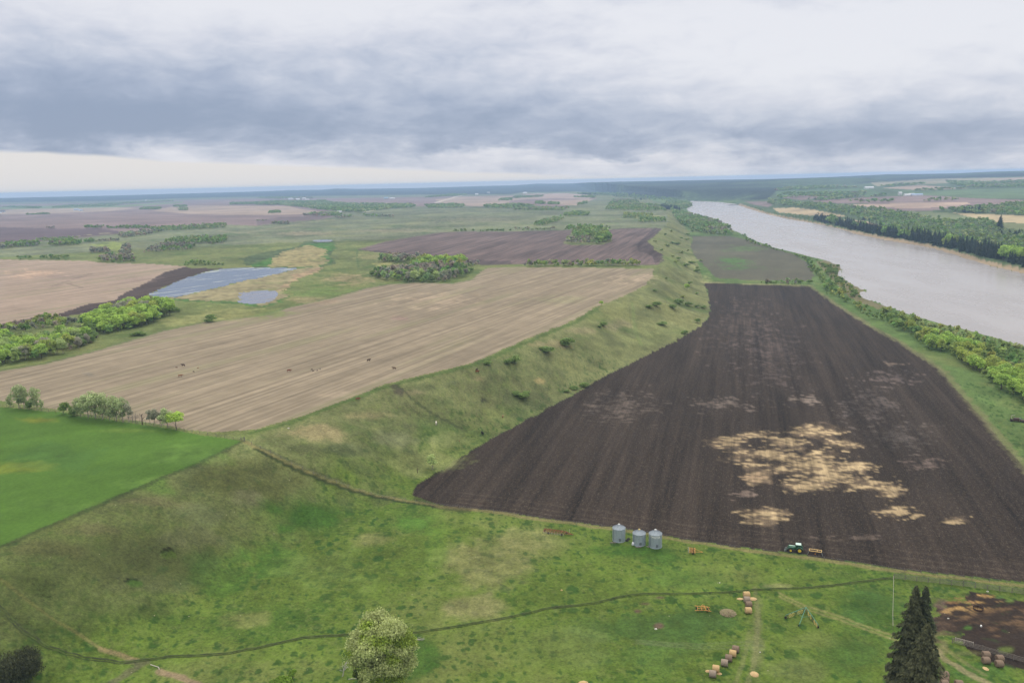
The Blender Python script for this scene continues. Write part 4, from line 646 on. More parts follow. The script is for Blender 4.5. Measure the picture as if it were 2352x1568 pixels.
# far left and middle distance
for q, s, mx, hh in [
 ([(588, 466), (650, 463), (738, 464), (800, 469), (945, 471), (958, 476), (880, 483), (830, 489), (790, 488), (740, 484), (700, 478), (640, 472), (588, 472)], 17, {'poplar': 5, 'pale': 2}, (9, 13)),
 ([(975, 473), (1040, 470), (1070, 474), (1060, 478), (985, 479)], 17, {'poplar': 4, 'pale': 2}, (9, 12)), ([(1110, 474), (1176, 471), (1230, 474), (1176, 480), (1115, 479)], 17, {'poplar': 4, 'pale': 2}, (9, 12)),
 ([(697, 494), (735, 490), (780, 491), (785, 496), (740, 498), (700, 497)], 12, {'poplar': 2, 'bare': 1}, (6, 9)), ([(769, 500), (810, 497), (812, 501), (772, 503)], 12, {'bare': 2, 'poplar': 1}, (5, 8)), ([(835, 494), (905, 497), (905, 500), (840, 498)], 14, {'poplar': 2, 'bare': 1}, (6, 8)),
 ([(624, 512), (666, 513), (664, 517), (626, 516)], 9, {'bare': 3, 'poplar': 1}, (6, 8)), ([(586, 506), (612, 505), (612, 508), (590, 508)], 12, {'shrub': 1}, (4, 6)),
 ([(194, 522), (237, 522), (237, 525), (195, 525)], 8, {'poplar': 3, 'bare': 1}, (6, 9)), ([(246, 523), (345, 522), (345, 526), (246, 526)], 9, {'poplar': 4, 'shrub': 1}, (6, 9)), ([(106, 524), (126, 524), (126, 526), (107, 526)], 8, {'bare': 1}, (5, 7)),
 ([(345, 526), (440, 521), (519, 517), (519, 524), (440, 529), (350, 533)], 9, {'poplar': 3, 'pale': 3, 'bare': .7}, (6, 10)), ([(270, 540), (340, 530), (380, 530), (340, 541), (280, 548)], 10, {'bare': 5, 'pale': 1}, (5, 8)),
 ([(115, 566), (186, 563), (186, 556), (120, 557)], 6.5, {'poplar': 4, 'bare': .5}, (7, 10)), ([(0, 574), (40, 568), (92, 566), (90, 559), (40, 561), (0, 566)], 6.5, {'poplar': 4, 'bare': .8}, (7, 10)), ([(80, 552), (140, 548), (185, 548), (150, 552), (90, 556)], 9, {'pale': 3}, (5, 7)), ([(196, 558), (216, 558), (216, 554), (197, 554)], 6, {'poplar': 1}, (6, 8)),
 ([(370, 560), (420, 560), (480, 560), (525, 556), (520, 548), (450, 548), (400, 553)], 8, {'poplar': 4, 'pale': 2, 'bare': .6}, (6, 10)), ([(330, 582), (380, 578), (440, 575), (450, 565), (390, 562), (350, 570)], 8, {'bare': 3, 'poplar': 1.2}, (5, 8)), ([(480, 562), (515, 561), (510, 557), (470, 558)], 7, {'bare': 2, 'shrub': 1}, (3, 5)),
 ([(207, 583), (252, 581), (252, 575), (210, 575)], 6, {'bare': 1}, (5, 8)), ([(276, 588), (300, 587), (300, 566), (280, 568)], 7, {'bare': 1}, (5, 8)), ([(225, 602), (275, 603), (312, 600), (308, 592), (260, 590), (230, 594)], 6, {'bare': 3, 'poplar': 1, 'shrub': 1}, (5, 8)), ([(40, 596), (75, 595), (70, 590), (45, 590)], 6, {'poplar': 1, 'shrub': 1}, (4, 6)), ([(85, 596), (160, 596), (160, 586), (95, 588)], 7, {'shrub': 3, 'poplar': 1}, (3, 6)), ([(220, 556), (270, 556), (275, 550), (225, 551)], 8, {'bare': 2, 'shrub': 1}, (4, 6)),
 ([(422, 610), (512, 610), (515, 606), (425, 604)], 5, {'poplar': 2, 'shrub': 2}, (4, 6)), ([(1222, 520), (1255, 519), (1300, 503), (1285, 500), (1240, 510)], 9, {'pale': 4, 'poplar': 2}, (6, 9)), ([(1176, 529), (1208, 529), (1275, 529), (1275, 525), (1180, 526)], 9, {'shrub': 2, 'bare': 1}, (4, 6)), ([(1290, 497), (1350, 497), (1355, 490), (1310, 488)], 11, {'poplar': 3, 'pale': 1}, (6, 9)),
 ([(1176, 484), (1290, 485), (1310, 478), (1200, 477)], 13, {'pale': 3, 'bare': 1, 'poplar': 1}, (6, 9)), ([(1390, 482), (1480, 486), (1530, 486), (1520, 474), (1460, 470), (1400, 468)], 14, {'poplar': 3, 'pale': 3, 'bare': .5}, (6, 10)), ([(1430, 502), (1495, 503), (1500, 495), (1435, 492)], 9, {'yellow': 3, 'pale': 2}, (6, 9)), ([(1465, 512), (1529, 511), (1528, 503), (1475, 504)], 9, {'poplar': 3, 'pale': 1}, (6, 9)), ([(1400, 469), (1470, 468), (1460, 461), (1410, 460)], 16, {'bare': 1, 'poplar': 2}, (7, 10)),
 ([(1320, 446), (1400, 450), (1460, 459), (1560, 463), (1560, 458), (1460, 448), (1400, 443)], 26, {'poplar': 4, 'spruce': 1}, (9, 13)), ([(1040, 532), (1070, 532), (1070, 530), (1042, 530)], 8, {'shrub': 1}, (4, 5)), ([(1080, 531.5), (1176, 531.5), (1176, 530), (1080, 530)], 9, {'shrub': 1}, (3, 5)),
 ([(120, 478), (260, 474), (280, 470), (400, 463), (400, 461), (270, 467), (140, 473)], 22, {'poplar': 4, 'pale': 1}, (8, 11)), ([(0, 476), (90, 480), (95, 477), (30, 474)], 20, {'poplar': 2}, (8, 11)), ([(320, 482), (370, 482), (368, 478), (330, 478)], 12, {'poplar': 1}, (8, 11)), ([(410, 484), (432, 484), (430, 480), (412, 480)], 10, {'pale': 1}, (8, 11)), ([(398, 476), (430, 476), (428, 473), (400, 473)], 13, {'poplar': 1}, (7, 10)), ([(528, 471), (590, 470), (590, 466), (530, 467)], 15, {'poplar': 1}, (8, 11)),
 ([(616, 491), (645, 490), (645, 486), (620, 487)], 9, {'poplar': 1}, (6, 9)), ([(60, 494), (115, 493), (114, 491), (62, 492)], 12, {'shrub': 1, 'poplar': 1}, (6, 9)), ([(976, 455), (1060, 450), (1075, 447), (1040, 446), (985, 452)], 20, {'poplar': 2}, (8, 11)), ([(1145, 462), (1176, 462), (1176, 456), (1150, 457)], 18, {'poplar': 1}, (8, 11)), ([(1176, 457), (1245, 453), (1250, 449), (1180, 452)], 18, {'poplar': 1, 'bare': .3}, (8, 11)), ([(1318, 454), (1366, 456), (1368, 451), (1320, 452)], 18, {'poplar': 1}, (8, 11)), ([(1230, 470), (1252, 470), (1250, 465), (1232, 465)], 14, {'poplar': 1}, (8, 11)), ([(1258, 471), (1285, 471), (1283, 467), (1260, 467)], 14, {'poplar': 1}, (8, 11)), ([(1325, 473), (1350, 468), (1348, 464), (1330, 468)], 14, {'poplar': 1}, (7, 10)),
 ([(590, 456), (640, 458), (720, 456), (715, 453), (600, 453)], 22, {'poplar': 3, 'bare': 1}, (8, 11)), ([(722, 467), (750, 465), (748, 461), (724, 462)], 17, {'poplar': 1}, (9, 12))]:
    Z_(q, s, mx, hh, 'in a distant belt left of the river', 1.0 if s < 10 else 1.35)
# scattered shrubs on the terrace slope
SLB = [(1301, 795, 5.0, 1.3), (1256, 809, 3.2, 1.6), (1180, 832, 3.4, 1.2), (1165, 836, 2.4, 1.3), (1120, 838, 2.2, 1.4), (1198, 914, 2.2, 2.3), (1188, 908, 2.0, 1.8), (1210, 905, 1.6, 1.6), (1341, 888, 2.4, 1.3), (1320, 894, 1.6, 1.8), (1302, 900, 1.2, 1.8), (1573, 767, 2.4, 1.2), (1601, 741, 3.2, 1.1), (1560, 698, 4.2, 1.3), (1580, 702, 3.0, 1.4), (1546, 708, 3.2, 1.2), (1508, 703, 3.4, 1.1), (1490, 706, 2.0, 1.7), (1602, 676, 2.0, 1.1), (1568, 683, 1.8, 1.2), (1388, 748, 2.5, 1.5), (1378, 752, 1.6, 1.4), (1520, 745, 2.0, 2.2), (1600, 706, 2.0, 1.4), (1615, 708, 2.4, 1.1),
       (1584, 652, 2.4, 1.6), (1600, 625, 3.5, 1.6), (1575, 612, 3.2, 1.7), (1590, 606, 3.5, 1.6), (1560, 596, 3.0, 1.7), (1552, 603, 2.6, 1.3), (1545, 590, 2.2, 1.6), (1566, 582, 3.2, 1.5), (1580, 577, 2.4, 1.6), (1556, 562, 4.0, 1.5), (1545, 560, 3.2, 1.5), (1535, 566, 2.5, 1.5), (1578, 551, 3.0, 1.6), (1565, 548, 2.6, 1.5), (1580, 540, 3.4, 1.6), (1530, 564, 2.2, 1.2), (1528, 540, 2.8, 1.4), (1542, 532, 3.0, 1.3), (1505, 556, 2.4, 1.3), (1520, 575, 2.0, 1.4), (1590, 532, 3.2, 1.4), (1600, 530, 3.6, 1.5), (1503, 668, 1.4, 2.2), (1530, 640, 1.2, 1.8), (1610, 600, 2.4, 1.3), (1600, 618, 3.0, 1.3),
       (487, 738, 4.5, 1.2), (478, 741, 2.4, 1.5), (318, 770, 2.6, 1.7), (308, 772, 2.0, 1.6), (330, 771, 2.0, 1.3), (398, 716, 3.5, 1.1), (410, 716, 2.5, 1.3), (1838, 650, 3.5, 1.1), (1858, 652, 4.0, 1.1)]
gp = G([(a, b) for a, b, _, _ in SLB])
for (a, b, h, wd), p in zip(SLB, gp):
    w_ = 'on the grassy terrace slope' if a > 1000 and a < 1620 else 'on the meadow edge'
    CAND.append((h*1.5/math.hypot(p[0], p[1]), 'shrub', p[0], p[1], p[2]-.1, h*1.15, wd*1.35, 'low dark green shrub '+w_, 'shrubs '+w_))
CAND.sort(key=lambda c: -c[0]); cnt = {}; rest = {}
for c in CAND:
    fam = {'spruce': 'spruce', 'shrub': 'shrub'}.get(c[1], 'tree'); cnt[fam] = cnt.get(fam, 0)+1
    if cnt[fam] <= {'tree': 270, 'spruce': 200, 'shrub': 230}[fam]: place_tree(c[1], (c[2], c[3], c[4]), c[5], c[7], c[8], c[6]*random.uniform(.85, 1.35))
    else: rest.setdefault(fam, []).append(c)
TINT = {'wispy': (.25, .3, .14), 'poplar': (.185, .29, .080), 'pale': (.25, .335, .14), 'yellow': (.26, .33, .09), 'bare': (.28, .28, .21), 'shrub': (.17, .24, .075), 'spruce': (.032, .052, .028)}
mw = bpy.data.materials.new('woodland_leaves'); mw.use_nodes = True; _w = NT(mw.node_tree); _a = _w.n('ShaderNodeAttribute', attribute_name='Col').outputs['Color']; _p = _w.n('ShaderNodeBsdfPrincipled'); _w.L.new(_a, _p.inputs['Base Color']); _p.inputs['Roughness'].default_value = .85; _p.inputs['Specular IOR Level'].default_value = .1
_t = _w.n('ShaderNodeBsdfTranslucent'); _w.L.new(_a, _t.inputs[0]); _m = _w.n('ShaderNodeMixShader'); _m.inputs[0].default_value = .4; _w.L.new(_p.outputs[0], _m.inputs[1]); _w.L.new(_t.outputs[0], _m.inputs[2]); _o = _w.n('ShaderNodeOutputMaterial'); _w.L.new(_m.outputs[0], _o.inputs[0])
for fam, nm, lab in (('tree', 'woodland', 'distant broadleaf woods in fresh spring leaf'), ('spruce', 'spruce_wood', 'farthest dark spruces merging along the river bank'), ('shrub', 'scrub', 'distant low scrub along banks and meadows')):
    L = rest.get(fam, []); Vs = []; Fs = []; Cs = []; off = 0
    for t in TYPES:
        for v in range(4):
            sub = [c for i, c in enumerate(L) if c[1] == t and i % 4 == v]
            if not sub: continue
            V, F, T = LOW[t][v]; n = len(sub); P = np.array([c[2:5] for c in sub]); h = np.array([c[5] for c in sub]); wd = np.array([c[6] for c in sub])*h*rng.uniform(.85, 1.35, n); a = rng.uniform(0, 6.28, n)
            ca, sa = np.cos(a)[:, None], np.sin(a)[:, None]; VX = (V[None, :, 0]*ca-V[None, :, 1]*sa)*wd[:, None]+P[:, :1]; VY = (V[None, :, 0]*sa+V[None, :, 1]*ca)*wd[:, None]+P[:, 1:2]; VZ = V[None, :, 2]*h[:, None]+P[:, 2:]
            Vs.append(np.stack([VX, VY, VZ], 2).reshape(-1, 3)); Fs.append((F[None]+(np.arange(n)*len(V))[:, None, None]).reshape(-1, 4)+off); off += n*len(V)
            tt = rng.uniform(.78, 1.22, (n, 1)); cc = (tt*T[None])[:, :, None]*np.array(TINT[t]); cc[..., 0] *= rng.uniform(.85, 1.25, (n, 1)); Cs.append(cc.reshape(-1, 3))
    if Vs:
        me = mesh_np(nm, np.concatenate(Vs), np.concatenate(Fs), mw, np.concatenate(Cs)); o = link(nm, me); tag(o, lab, 'woods', kind='stuff'); print(nm, len(L), off)
print('counts', cnt)
# ------------------------------------------------------------------ farmyard materials
def at(x, y, dz=0.0): p = g1(x, y); p.z += dz; return p
def head(a, b): d = g1(*b)-g1(*a); return math.atan2(d.y, d.x)
GALV = mat('galvanised_steel', (.36, .42, .47), .5, .3, .10, 1.2, stretch=(1, 1, .3)); GROOF = mat('roof_steel', (.27, .315, .35), .6, .3, .10, 1.0); GDARK = mat('weathered_steel', (.20, .23, .26), .6, .4, .15)
CAPY = mat('yellow_cap', (.62, .50, .16), .6); CAPW = mat('pale_cap', (.70, .72, .72), .6); WHITE = mat('white_paint', (.78, .78, .76), .6, var=.05); WSACK = mat('white_sacking', (.72, .74, .78), .8, var=.1)
RUST = mat('rusty_red_steel', (.26, .075, .030), .8, .1, .3, 3); RUSTD = mat('dark_rust', (.085, .05, .035), .9, .1, .25, 3); ORNG = mat('faded_orange_paint', (.50, .24, .05), .7, 0, .2, 2); YELL = mat('yellow_paint', (.68, .47, .17), .6, 0, .12, 2)
GREENP = mat('green_tractor_paint', (.018, .115, .040), .38, 0, .08, 1); GREENL = mat('faded_green_paint', (.06, .20, .13), .55, 0, .15, 2); CABROOF = mat('cab_roof_paint', (.46, .62, .54), .5, 0, .05); WHEELY = mat('yellow_wheel', (.66, .47, .045), .5, 0, .08); RUB = mat('tyre_rubber', (.020, .020, .021), .9, 0, .1)
BLK = mat('black_steel', (.03, .03, .03), .6, .3, .1); GLASS = mat('tinted_cab_glass', (.025, .045, .04), .12, 0, .05, spec=.6); GREYB = mat('grey_bucket_steel', (.14, .16, .15), .6, .3, .15)
HAYG = mat('weathered_hay', (.30, .245, .19), .95, 0, .22, 5, (.19, .15, .115), (3, .5, .5), .1); HAYY = mat('golden_hay', (.50, .36, .185), .95, 0, .2, 5, (.34, .23, .11), (3, .5, .5), .1); HAYM = mat('brown_hay', (.22, .165, .12), .95, 0, .2, 5, (.14, .10, .07), (3, .5, .5), .1); HAYD = mat('rotten_hay', (.07, .05, .038), .95, 0, .2, 4, spec=.1); STRW = mat('loose_straw', (.56, .42, .23), .95, 0, .15, 6, (.40, .28, .14), spec=.1)
WOOD = mat('grey_timber', (.185, .165, .14), .9, 0, .2, 3); WOODP = mat('pale_timber', (.46, .42, .36), .9, 0, .12, 3); DEADW = mat('bleached_wood', (.48, .45, .39), .9, 0, .15, 3); MOUND = mat('old_hay_mound', (.23, .185, .12), .95, 0, .2, 2, (.17, .16, .08), spec=.1)
WHITECOL = mat_leaf('mixed_foliage', (1, 1, 1), (.94, .97, .92))
# ------------------------------------------------------------------ grain bins
def grain_bin(px, Hw, label, cap, rz, lettering=False, RR_=2.17):
    b = at(*px); t = thing('grain_bin', label, 'grain bin', b, rz, 'steel grain bins')
    m = MB(); prof = [(RR_+.05, -.1), (RR_+.05, .12)]; z = .12; n = int((Hw-.15)/.11)
    for i in range(n): prof.append((RR_+(.018 if i % 2 else -.018), z+(Hw-.12)*(i+1)/n))
    m.lathe(prof, 48); m.build('wall', GALV, t, True)
    m = MB(); m.lathe([(RR_+.06, Hw-.06), (RR_+.07, Hw+.02), (.32, Hw+1.18)], 48)
    m.build('roof', GROOF, t)
    m = MB()
    for i in range(28):
        a = 2*math.pi*i/28; m.bar(((RR_+.06)*math.cos(a), (RR_+.06)*math.sin(a), Hw+.05), (.3*math.cos(a), .3*math.sin(a), Hw+1.21), .035, .025, 4)
    m.build('roof_rib', GDARK, t)
    m = MB(); m.lathe([(.36, Hw+1.14), (.36, Hw+1.26), (.30, Hw+1.38), (.05, Hw+1.46)], 20); m.build('roof_cap', cap, t)
    m = MB(); a = R(-97)
    def onw(a, z, rr_): return Vector((rr_*math.cos(a), rr_*math.sin(a), z))
    for k, (da, z0, z1) in enumerate(((.0, .55, 1.55),)):
        c = onw(a+da, (z0+z1)/2, RR_+.05); m.box(c, (.75, .10, z1-z0), rz=a+da+math.pi/2)
    d = m.build('door', GDARK, t); m = MB()
    for s in (-.42, .42): m.box(onw(a, 1.05, RR_+.06)+Vector((s*-math.sin(a), s*math.cos(a), 0)), (.07, .14, 1.15), rz=a+math.pi/2)
    m.box(onw(a, 1.62, RR_+.06), (.9, .14, .07), rz=a+math.pi/2); m.build('door_frame', GALV, d)
    m = MB(); a2 = R(-160)
    for s in (-.11, .11):
        for q in range(1): 
            o_ = Vector((-math.sin(a2)*s*1.6, math.cos(a2)*s*1.6, 0)); m.bar(onw(a2, .4, RR_+.16)+o_, onw(a2, Hw, RR_+.16)+o_, .035)
    for i in range(int(Hw/.35)): o_ = Vector((-math.sin(a2)*.18, math.cos(a2)*.18, 0)); m.bar(onw(a2, .5+i*.35, RR_+.16)-o_, onw(a2, .5+i*.35, RR_+.16)+o_, .02)
    m.build('ladder', GDARK, t)
    if lettering:
        c = bpy.data.curves.new('txt', 'FONT'); c.body = 'TWISTER'; c.size = .95; c.extrude = .012; c.align_x = 'CENTER'; c.space_character = 1.12; c.resolution_u = 2; c.offset = .03
        to = bpy.data.objects.new('txt', c); COL.objects.link(to); dg = bpy.context.evaluated_depsgraph_get(); me = bpy.data.meshes.new_from_object(to.evaluated_get(dg)); bpy.data.objects.remove(to)
        me.name = 'lettering'; bm = bmesh.new(); bm.from_mesh(me); bmesh.ops.subdivide_edges(bm, edges=[e for e in bm.edges if e.calc_length() > .25], cuts=2)
        for v in bm.verts:
            x, y, z = v.co; ang = a - .30 + x*.82/RR_; r_ = RR_+.03+max(z, 0)*1.0; v.co = (r_*math.cos(ang), r_*math.sin(ang), Hw-.92+y)
        bm.to_mesh(me); bm.free(); me.materials.clear(); me.materials.append(WHITE); link('lettering', me, t)
    return t
faceb = lambda px: math.atan2(-g1(*px).x, g1(*px).y)*-1
grain_bin((1421.6, 1239.5), 4.5, 'left grain bin of the three, plain with a small pale cap', CAPW, faceb((1421, 1240)))
grain_bin((1467.9, 1248.5), 3.95, 'shortest grain bin, in the middle, with a yellow roof cap', CAPY, faceb((1468, 1248)))
grain_bin((1505.2, 1253.5), 4.6, 'right grain bin with white lettering under its eave', CAPW, faceb((1505, 1253)), True)
def blob_mesh(seed, sx, sy, sz, n=2, rough=.25):
    bm = bmesh.new(); bmesh.ops.create_icosphere(bm, subdivisions=n, radius=1); r = random.Random(seed)
    for v in bm.verts:
        k = 1+rough*(r.random()-.5)*1.6; v.co = Vector((v.co.x*sx*k, v.co.y*sy*k, max(v.co.z, -.15)*sz*k))
    me = bpy.data.meshes.new('blob'); bm.to_mesh(me); bm.free(); return me
def simple(name, me, m, px, label, cat, dz=0, group=None, rz=0):
    me.materials.clear(); me.materials.append(m); me.name = name; o = link(name, me); o.location = at(*px, dz); o.rotation_euler = (0, 0, rz); return tag(o, label, cat, group)
m = MB(); m.lathe([(.02, 0), (.34, 0), (.42, .25), (.42, .8), (.36, 1.05), (.15, 1.15)], 10); m.bar((.3, 0, .9), (.55, .1, 1.3), .14, .08); o = m.build('sack', WSACK, None, True); o.location = at(1453.5, 1251.5); o.rotation_euler = (.12, .1, 0); tag(o, 'white sack leaning at the foot of the middle bin', 'sack')
def old_tyre(px, rz, label):
    m = MB(); m.lathe([(.32, .02), (.55, 0), (.62, .13), (.55, .27), (.32, .25)], 20); o = m.build('scrap_tyre', RUB, None, True); o.location = at(*px); o.rotation_euler = (.1, .05, rz); return tag(o, label, 'tyre', 'old tyres beside the left bin')  # this ring of rubber is a discarded tyre lying flat
old_tyre((1440, 1241.5), 0, 'old black tyre lying close against the left bin'); old_tyre((1444, 1238), 1, 'old black tyre behind the other one right of the left bin')
def board(px, L, rz, label, mt=WOOD, w_=.25):
    m = MB(); m.box((0, 0, .1), (L, w_, .12)); m.box((.1, w_*1.2, .08), (L*.8, w_, .1), rz=.08); o = m.build('timber_offcut', mt); o.location = at(*px); o.rotation_euler = (0, 0, rz); tag(o, label, 'timber')
board((1408, 1246.5), 2.2, -.1, 'weathered boards lying left of the left bin'); board((1466, 1256.8), 2.0, -.1, 'old plank in front of the middle bin'); board((1488, 1256), 1.2, -.8, 'short plank between the middle and right bins')
# ------------------------------------------------------------------ hay bales
def bale(px, m_, label, rz=0, group=None, worn=0, L=1.65, r_=.86, dz=0):
    mb = MB(); seg = 28; rn = random.Random(int(px[0]*7+px[1])); rings = []
    for x, k in ((-L/2, .55), (-L/2-.03, .86), (-L/2+.10, 1.0), (-L/4, 1.01), (0, 1.0), (L/4, 1.01), (L/2-.10, 1.0), (L/2+.03, .86), (L/2, .55)):
        ring = []
        for i in range(seg):
            a = 2*math.pi*i/seg; kk = k*(1+rn.uniform(-.018, .018)); z = r_*kk*math.sin(a); z = max(z, -r_*.90); ring.append(mb.b.verts.new((x+rn.uniform(-.02, .02), r_*kk*math.cos(a)*1.03, z+r_*.88)))
        rings.append(ring)
    for A_, B_ in zip(rings[:-1], rings[1:]):
        for i in range(seg): mb.b.faces.new((A_[i], A_[(i+1) % seg], B_[(i+1) % seg], B_[i]))
    mb.b.faces.new(rings[0][::-1]); mb.b.faces.new(rings[-1]); o = mb.build('hay_bale', m_, None, True); o.location = at(*px, dz); o.rotation_euler = (0, 0, rz)
    tag(o, label, 'hay bale', group)
    if worn:
        b2 = MB(); 
        for i in range(26):
            x = rn.uniform(-L*.42, L*.42); a = rn.uniform(-1.5, -.4); p = Vector((x, r_*1.0*math.sin(a), r_*.88+r_*1.0*math.cos(a)*(.3 if a < -1 else 1)))
            b2.box((x, -r_*math.cos(.2+(-a)*.55)*1.02, r_*.88+r_*math.sin(.2+(-a)*.55-.6)*1.0), (rn.uniform(.2, .5), .10, rn.uniform(.15, .35)), rx=rn.uniform(-.8, .8))
        b2.build('torn_hay', HAYD if worn == 1 else STRW, o)
    return o
g_ = 'hay bales in the column behind the old orange frame'
bale((1714.6, 1370), HAYY, 'golden bale farthest back in the column of four bales', R(2), g_, L=1.75); bale((1715.2, 1381.5), HAYG, 'grey bale with a dark rotten side, second from back of the column', R(-3), g_, 1)
bale((1719.6, 1393), HAYM, 'plain grey-brown bale, third from back of the column', R(1), g_); bale((1718.6, 1406.5), HAYY, 'tan bale at the near end of the column of four, its front worn', R(-2), g_, 2, L=1.7)
g_ = 'hay bales in the slanting row of six'
for i, (a, b, mt, wn, lb) in enumerate([(1689.5, 1496, HAYM, 0, 'plain grey bale at the far end of the slanting row'), (1683, 1506, HAYY, 2, 'golden bale second from the far end of the slanting row'), (1673.6, 1516.5, HAYM, 1, 'bale with a black rotten face in the middle of the slanting row'), (1663.8, 1527.5, HAYG, 0, 'round grey bale before the gap in the slanting row'), (1644.2, 1541, HAYY, 0, 'golden-brown bale just after the gap in the slanting row'), (1636.6, 1553, HAYG, 1, 'torn pale bale at the near end of the slanting row')]):
    bale((a, b), mt, lb, R(-24+i*2), g_, wn)
g_ = 'hay bales by the lower corral fence'
bale((2264.5, 1509), HAYM, 'rear bale of the left pair, touching the corral fence', R(-4), g_); bale((2264, 1522), HAYM, 'front bale of the left pair by the corral fence', R(-3), g_); bale((2295.5, 1517.5), HAYM, 'rear bale of the right pair by the corral fence', R(-4), g_); bale((2294.5, 1530), HAYM, 'front bale of the right pair by the corral fence', R(-3), g_)
g_ = 'hay bales right of the spruces'
bale((2169, 1555), HAYM, 'farthest brown bale in the file right of the spruces', R(-4), g_); bale((2168.8, 1565), HAYM, 'middle brown bale in the file right of the spruces', R(-3), g_); bale((2168.6, 1575.5), HAYM, 'brown bale cut by the frame edge right of the spruces', R(-2), g_); bale((2202, 1576), HAYM, 'separate brown bale at the bottom edge of the frame', R(-10), g_)
def straw_heap(px, sx, sy, sz, seed, label, m_=STRW, name='straw_heap', cat='straw'):
    me = blob_mesh(seed, sx, sy, sz, 5, .22); simple(name, me, m_, px, label, cat, -.02)
straw_heap((1732.8, 1548), .95, 1.1, .3, 3, 'small heap of bright straw near the bottom of the yard'); straw_heap((1672, 1408), 2.1, 2.0, .6, 4, 'low round mound of old hay right of the orange frame', MOUND, 'hay_mound', 'hay')
straw_heap((1728, 1375), 1.2, .9, .25, 5, 'loose straw beside the golden bale, on its right'); straw_heap((1700, 1375), .9, .6, .15, 6, 'loose straw on the left of the bale column'); straw_heap((1626, 1541), .6, .5, .2, 8, 'tuft of straw left of the slanting bale row'); straw_heap((1652, 1547), .6, .5, .2, 9, 'tuft of straw between the last two bales of the slanting row')
straw_heap((1340, 1568), 1.1, .8, .3, 10, 'pale straw lump at the bottom edge left of the bales'); straw_heap((2264, 1535), .6, .8, .12, 12, 'scrap of straw in front of the left bale pair')
# ------------------------------------------------------------------ implements
def wheel(t, name, c, r, w_, rim, rimr=.55, axis='Y'):
    m = MB(); m.wheel(c, r, w_, axis, 24); o = m.build(name, RUB, t, False, .03); m = MB(); m.wheel(c, r*rimr, w_+.06, axis, 20); m.wheel(c, r*rimr*.4, w_+.14, axis, 12); m.build('rim', rim, o)
    return o
def tractor():
    b = at(1826, 1266); t = thing('tractor', 'green tractor with yellow wheels and front loader at the dark field edge', 'tractor', b, head((1838, 1267.3), (1817.2, 1264.9)))
    # local +x is the front, y to its left
    for s in (-1, 1): wheel(t, 'rear_wheel', (-1.35, s*.95, .95), .95, .52, WHEELY); wheel(t, 'front_wheel', (1.35, s*.92, .66), .66, .42, WHEELY)
    m = MB(); m.box((0, 0, .95), (3.6, .55, .5)); m.box((-1.35, 0, .95), (.6, 1.6, .4)); m.box((1.35, 0, .7), (.3, 1.5, .25)); m.build('chassis', BLK, t, bevel=.03)
    m = MB(); m.box((.95, 0, 1.55), (2.2, .82, .85)); m.box((1.95, 0, 1.42), (.35, .74, .7)); m.build('hood', GREENP, t, bevel=.08)
    m = MB(); m.box((.95, 0, 1.985), (1.7, .34, .03)); 
    for s in (-1, 1): m.box((.95, s*.415, 1.72), (1.8, .03, .10))
    m.build('hood_stripe', CABROOF, t)
    m = MB(); m.box((-.95, 0, 1.95), (1.45, 1.45, 1.35)); m.build('cab', GLASS, t, bevel=.06)
    m = MB()
    for x in (-.22, -1.0, -1.68):
        for s in (-1, 1): m.box((x, s*.73, 1.95), (.08, .06, 1.4))
    m.box((-.95, 0, 1.33), (1.5, 1.5, .2)); m.build('cab_frame', GREENP, t)
    m = MB(); m.box((-.95, 0, 2.72), (1.7, 1.65, .16)); m.build('cab_roof', CABROOF, t, bevel=.06)
    for s in (-1, 1):
        m = MB()
        for i in range(7):
            a = R(25+i*22); m.box((-1.35+1.06*math.cos(a), s*.95, .95+1.06*math.sin(a)), (.42, .62, .06), ry=-(a-math.pi/2))
        m.build('fender', GREENP, t)
        m = MB(); m.bar((-.1, s*.62, 1.75), (2.0, s*.62, 1.55), .08); m.bar((2.0, s*.62, 1.55), (2.65, s*.62, .55), .08); m.bar((.3, s*.62, 1.2), (1.9, s*.62, 1.2), .05); m.build('loader_arm', GREENL, t)
    m = MB(); m.box((2.75, 0, .45), (.08, 1.9, .75), ry=.2); m.box((3.0, 0, .14), (.55, 1.9, .06)); m.box((2.95, -.95, .4), (.5, .05, .55)); m.box((2.95, .95, .4), (.5, .05, .55)); m.box((2.75, 0, .95), (.1, 1.7, .08)); m.build('loader_bucket', GREYB, t)
    m = MB(); m.bar((.55, -.3, 1.9), (.55, -.3, 2.75), .05); m.build('exhaust', BLK, t)
    m = MB(); m.bar((-1.7, 0, .5), (-2.4, 0, .45), .06); m.build('drawbar', BLK, t)
tractor()
def spreader():
    b = at(1872.5, 1270.5); t = thing('field_implement', 'yellow-framed implement hitched behind the green tractor', 'farm implement', b, head((1885, 1272), (1860, 1268.5)))
    m = MB(); L, Wd, z = 3.7, 1.5, 1.05
    for s in (-1, 1): m.box((0, s*Wd/2, z), (L, .14, .16)); m.box((s*L/2, 0, z), (.14, Wd, .16))
    m.box((-.55, 0, z), (.14, Wd, .15)); m.build('frame', YELL, t)
    m = MB()
    for x in (-1.2, -.3, .5, 1.2): m.box((x, 0, z-.14), (.5, 1.2, .10), ry=.15)
    m.box((.2, .25, z+.05), (2.6, .1, .1)); m.build('bed', RUSTD, t)
    m = MB(); m.bar((1.8, 0, .8), (4.0, 0, .5), .06); m.build('drawbar', RUSTD, t)
    for sx in (-1, 1):
        for sy in (-1, 1): m = MB(); m.bar((sx*1.8, sy*.7, z), (sx*2.25, sy*1.7, .55), .06); m.bar((sx*2.0, sy*1.2, .8), (sx*2.3, sy*1.8, .1), .05); m.build('leg', GREYB, t)
    for s in (-1, 1): wheel(t, 'wheel', (0, s*.95, .38), .38, .22, ORNG)
spreader()
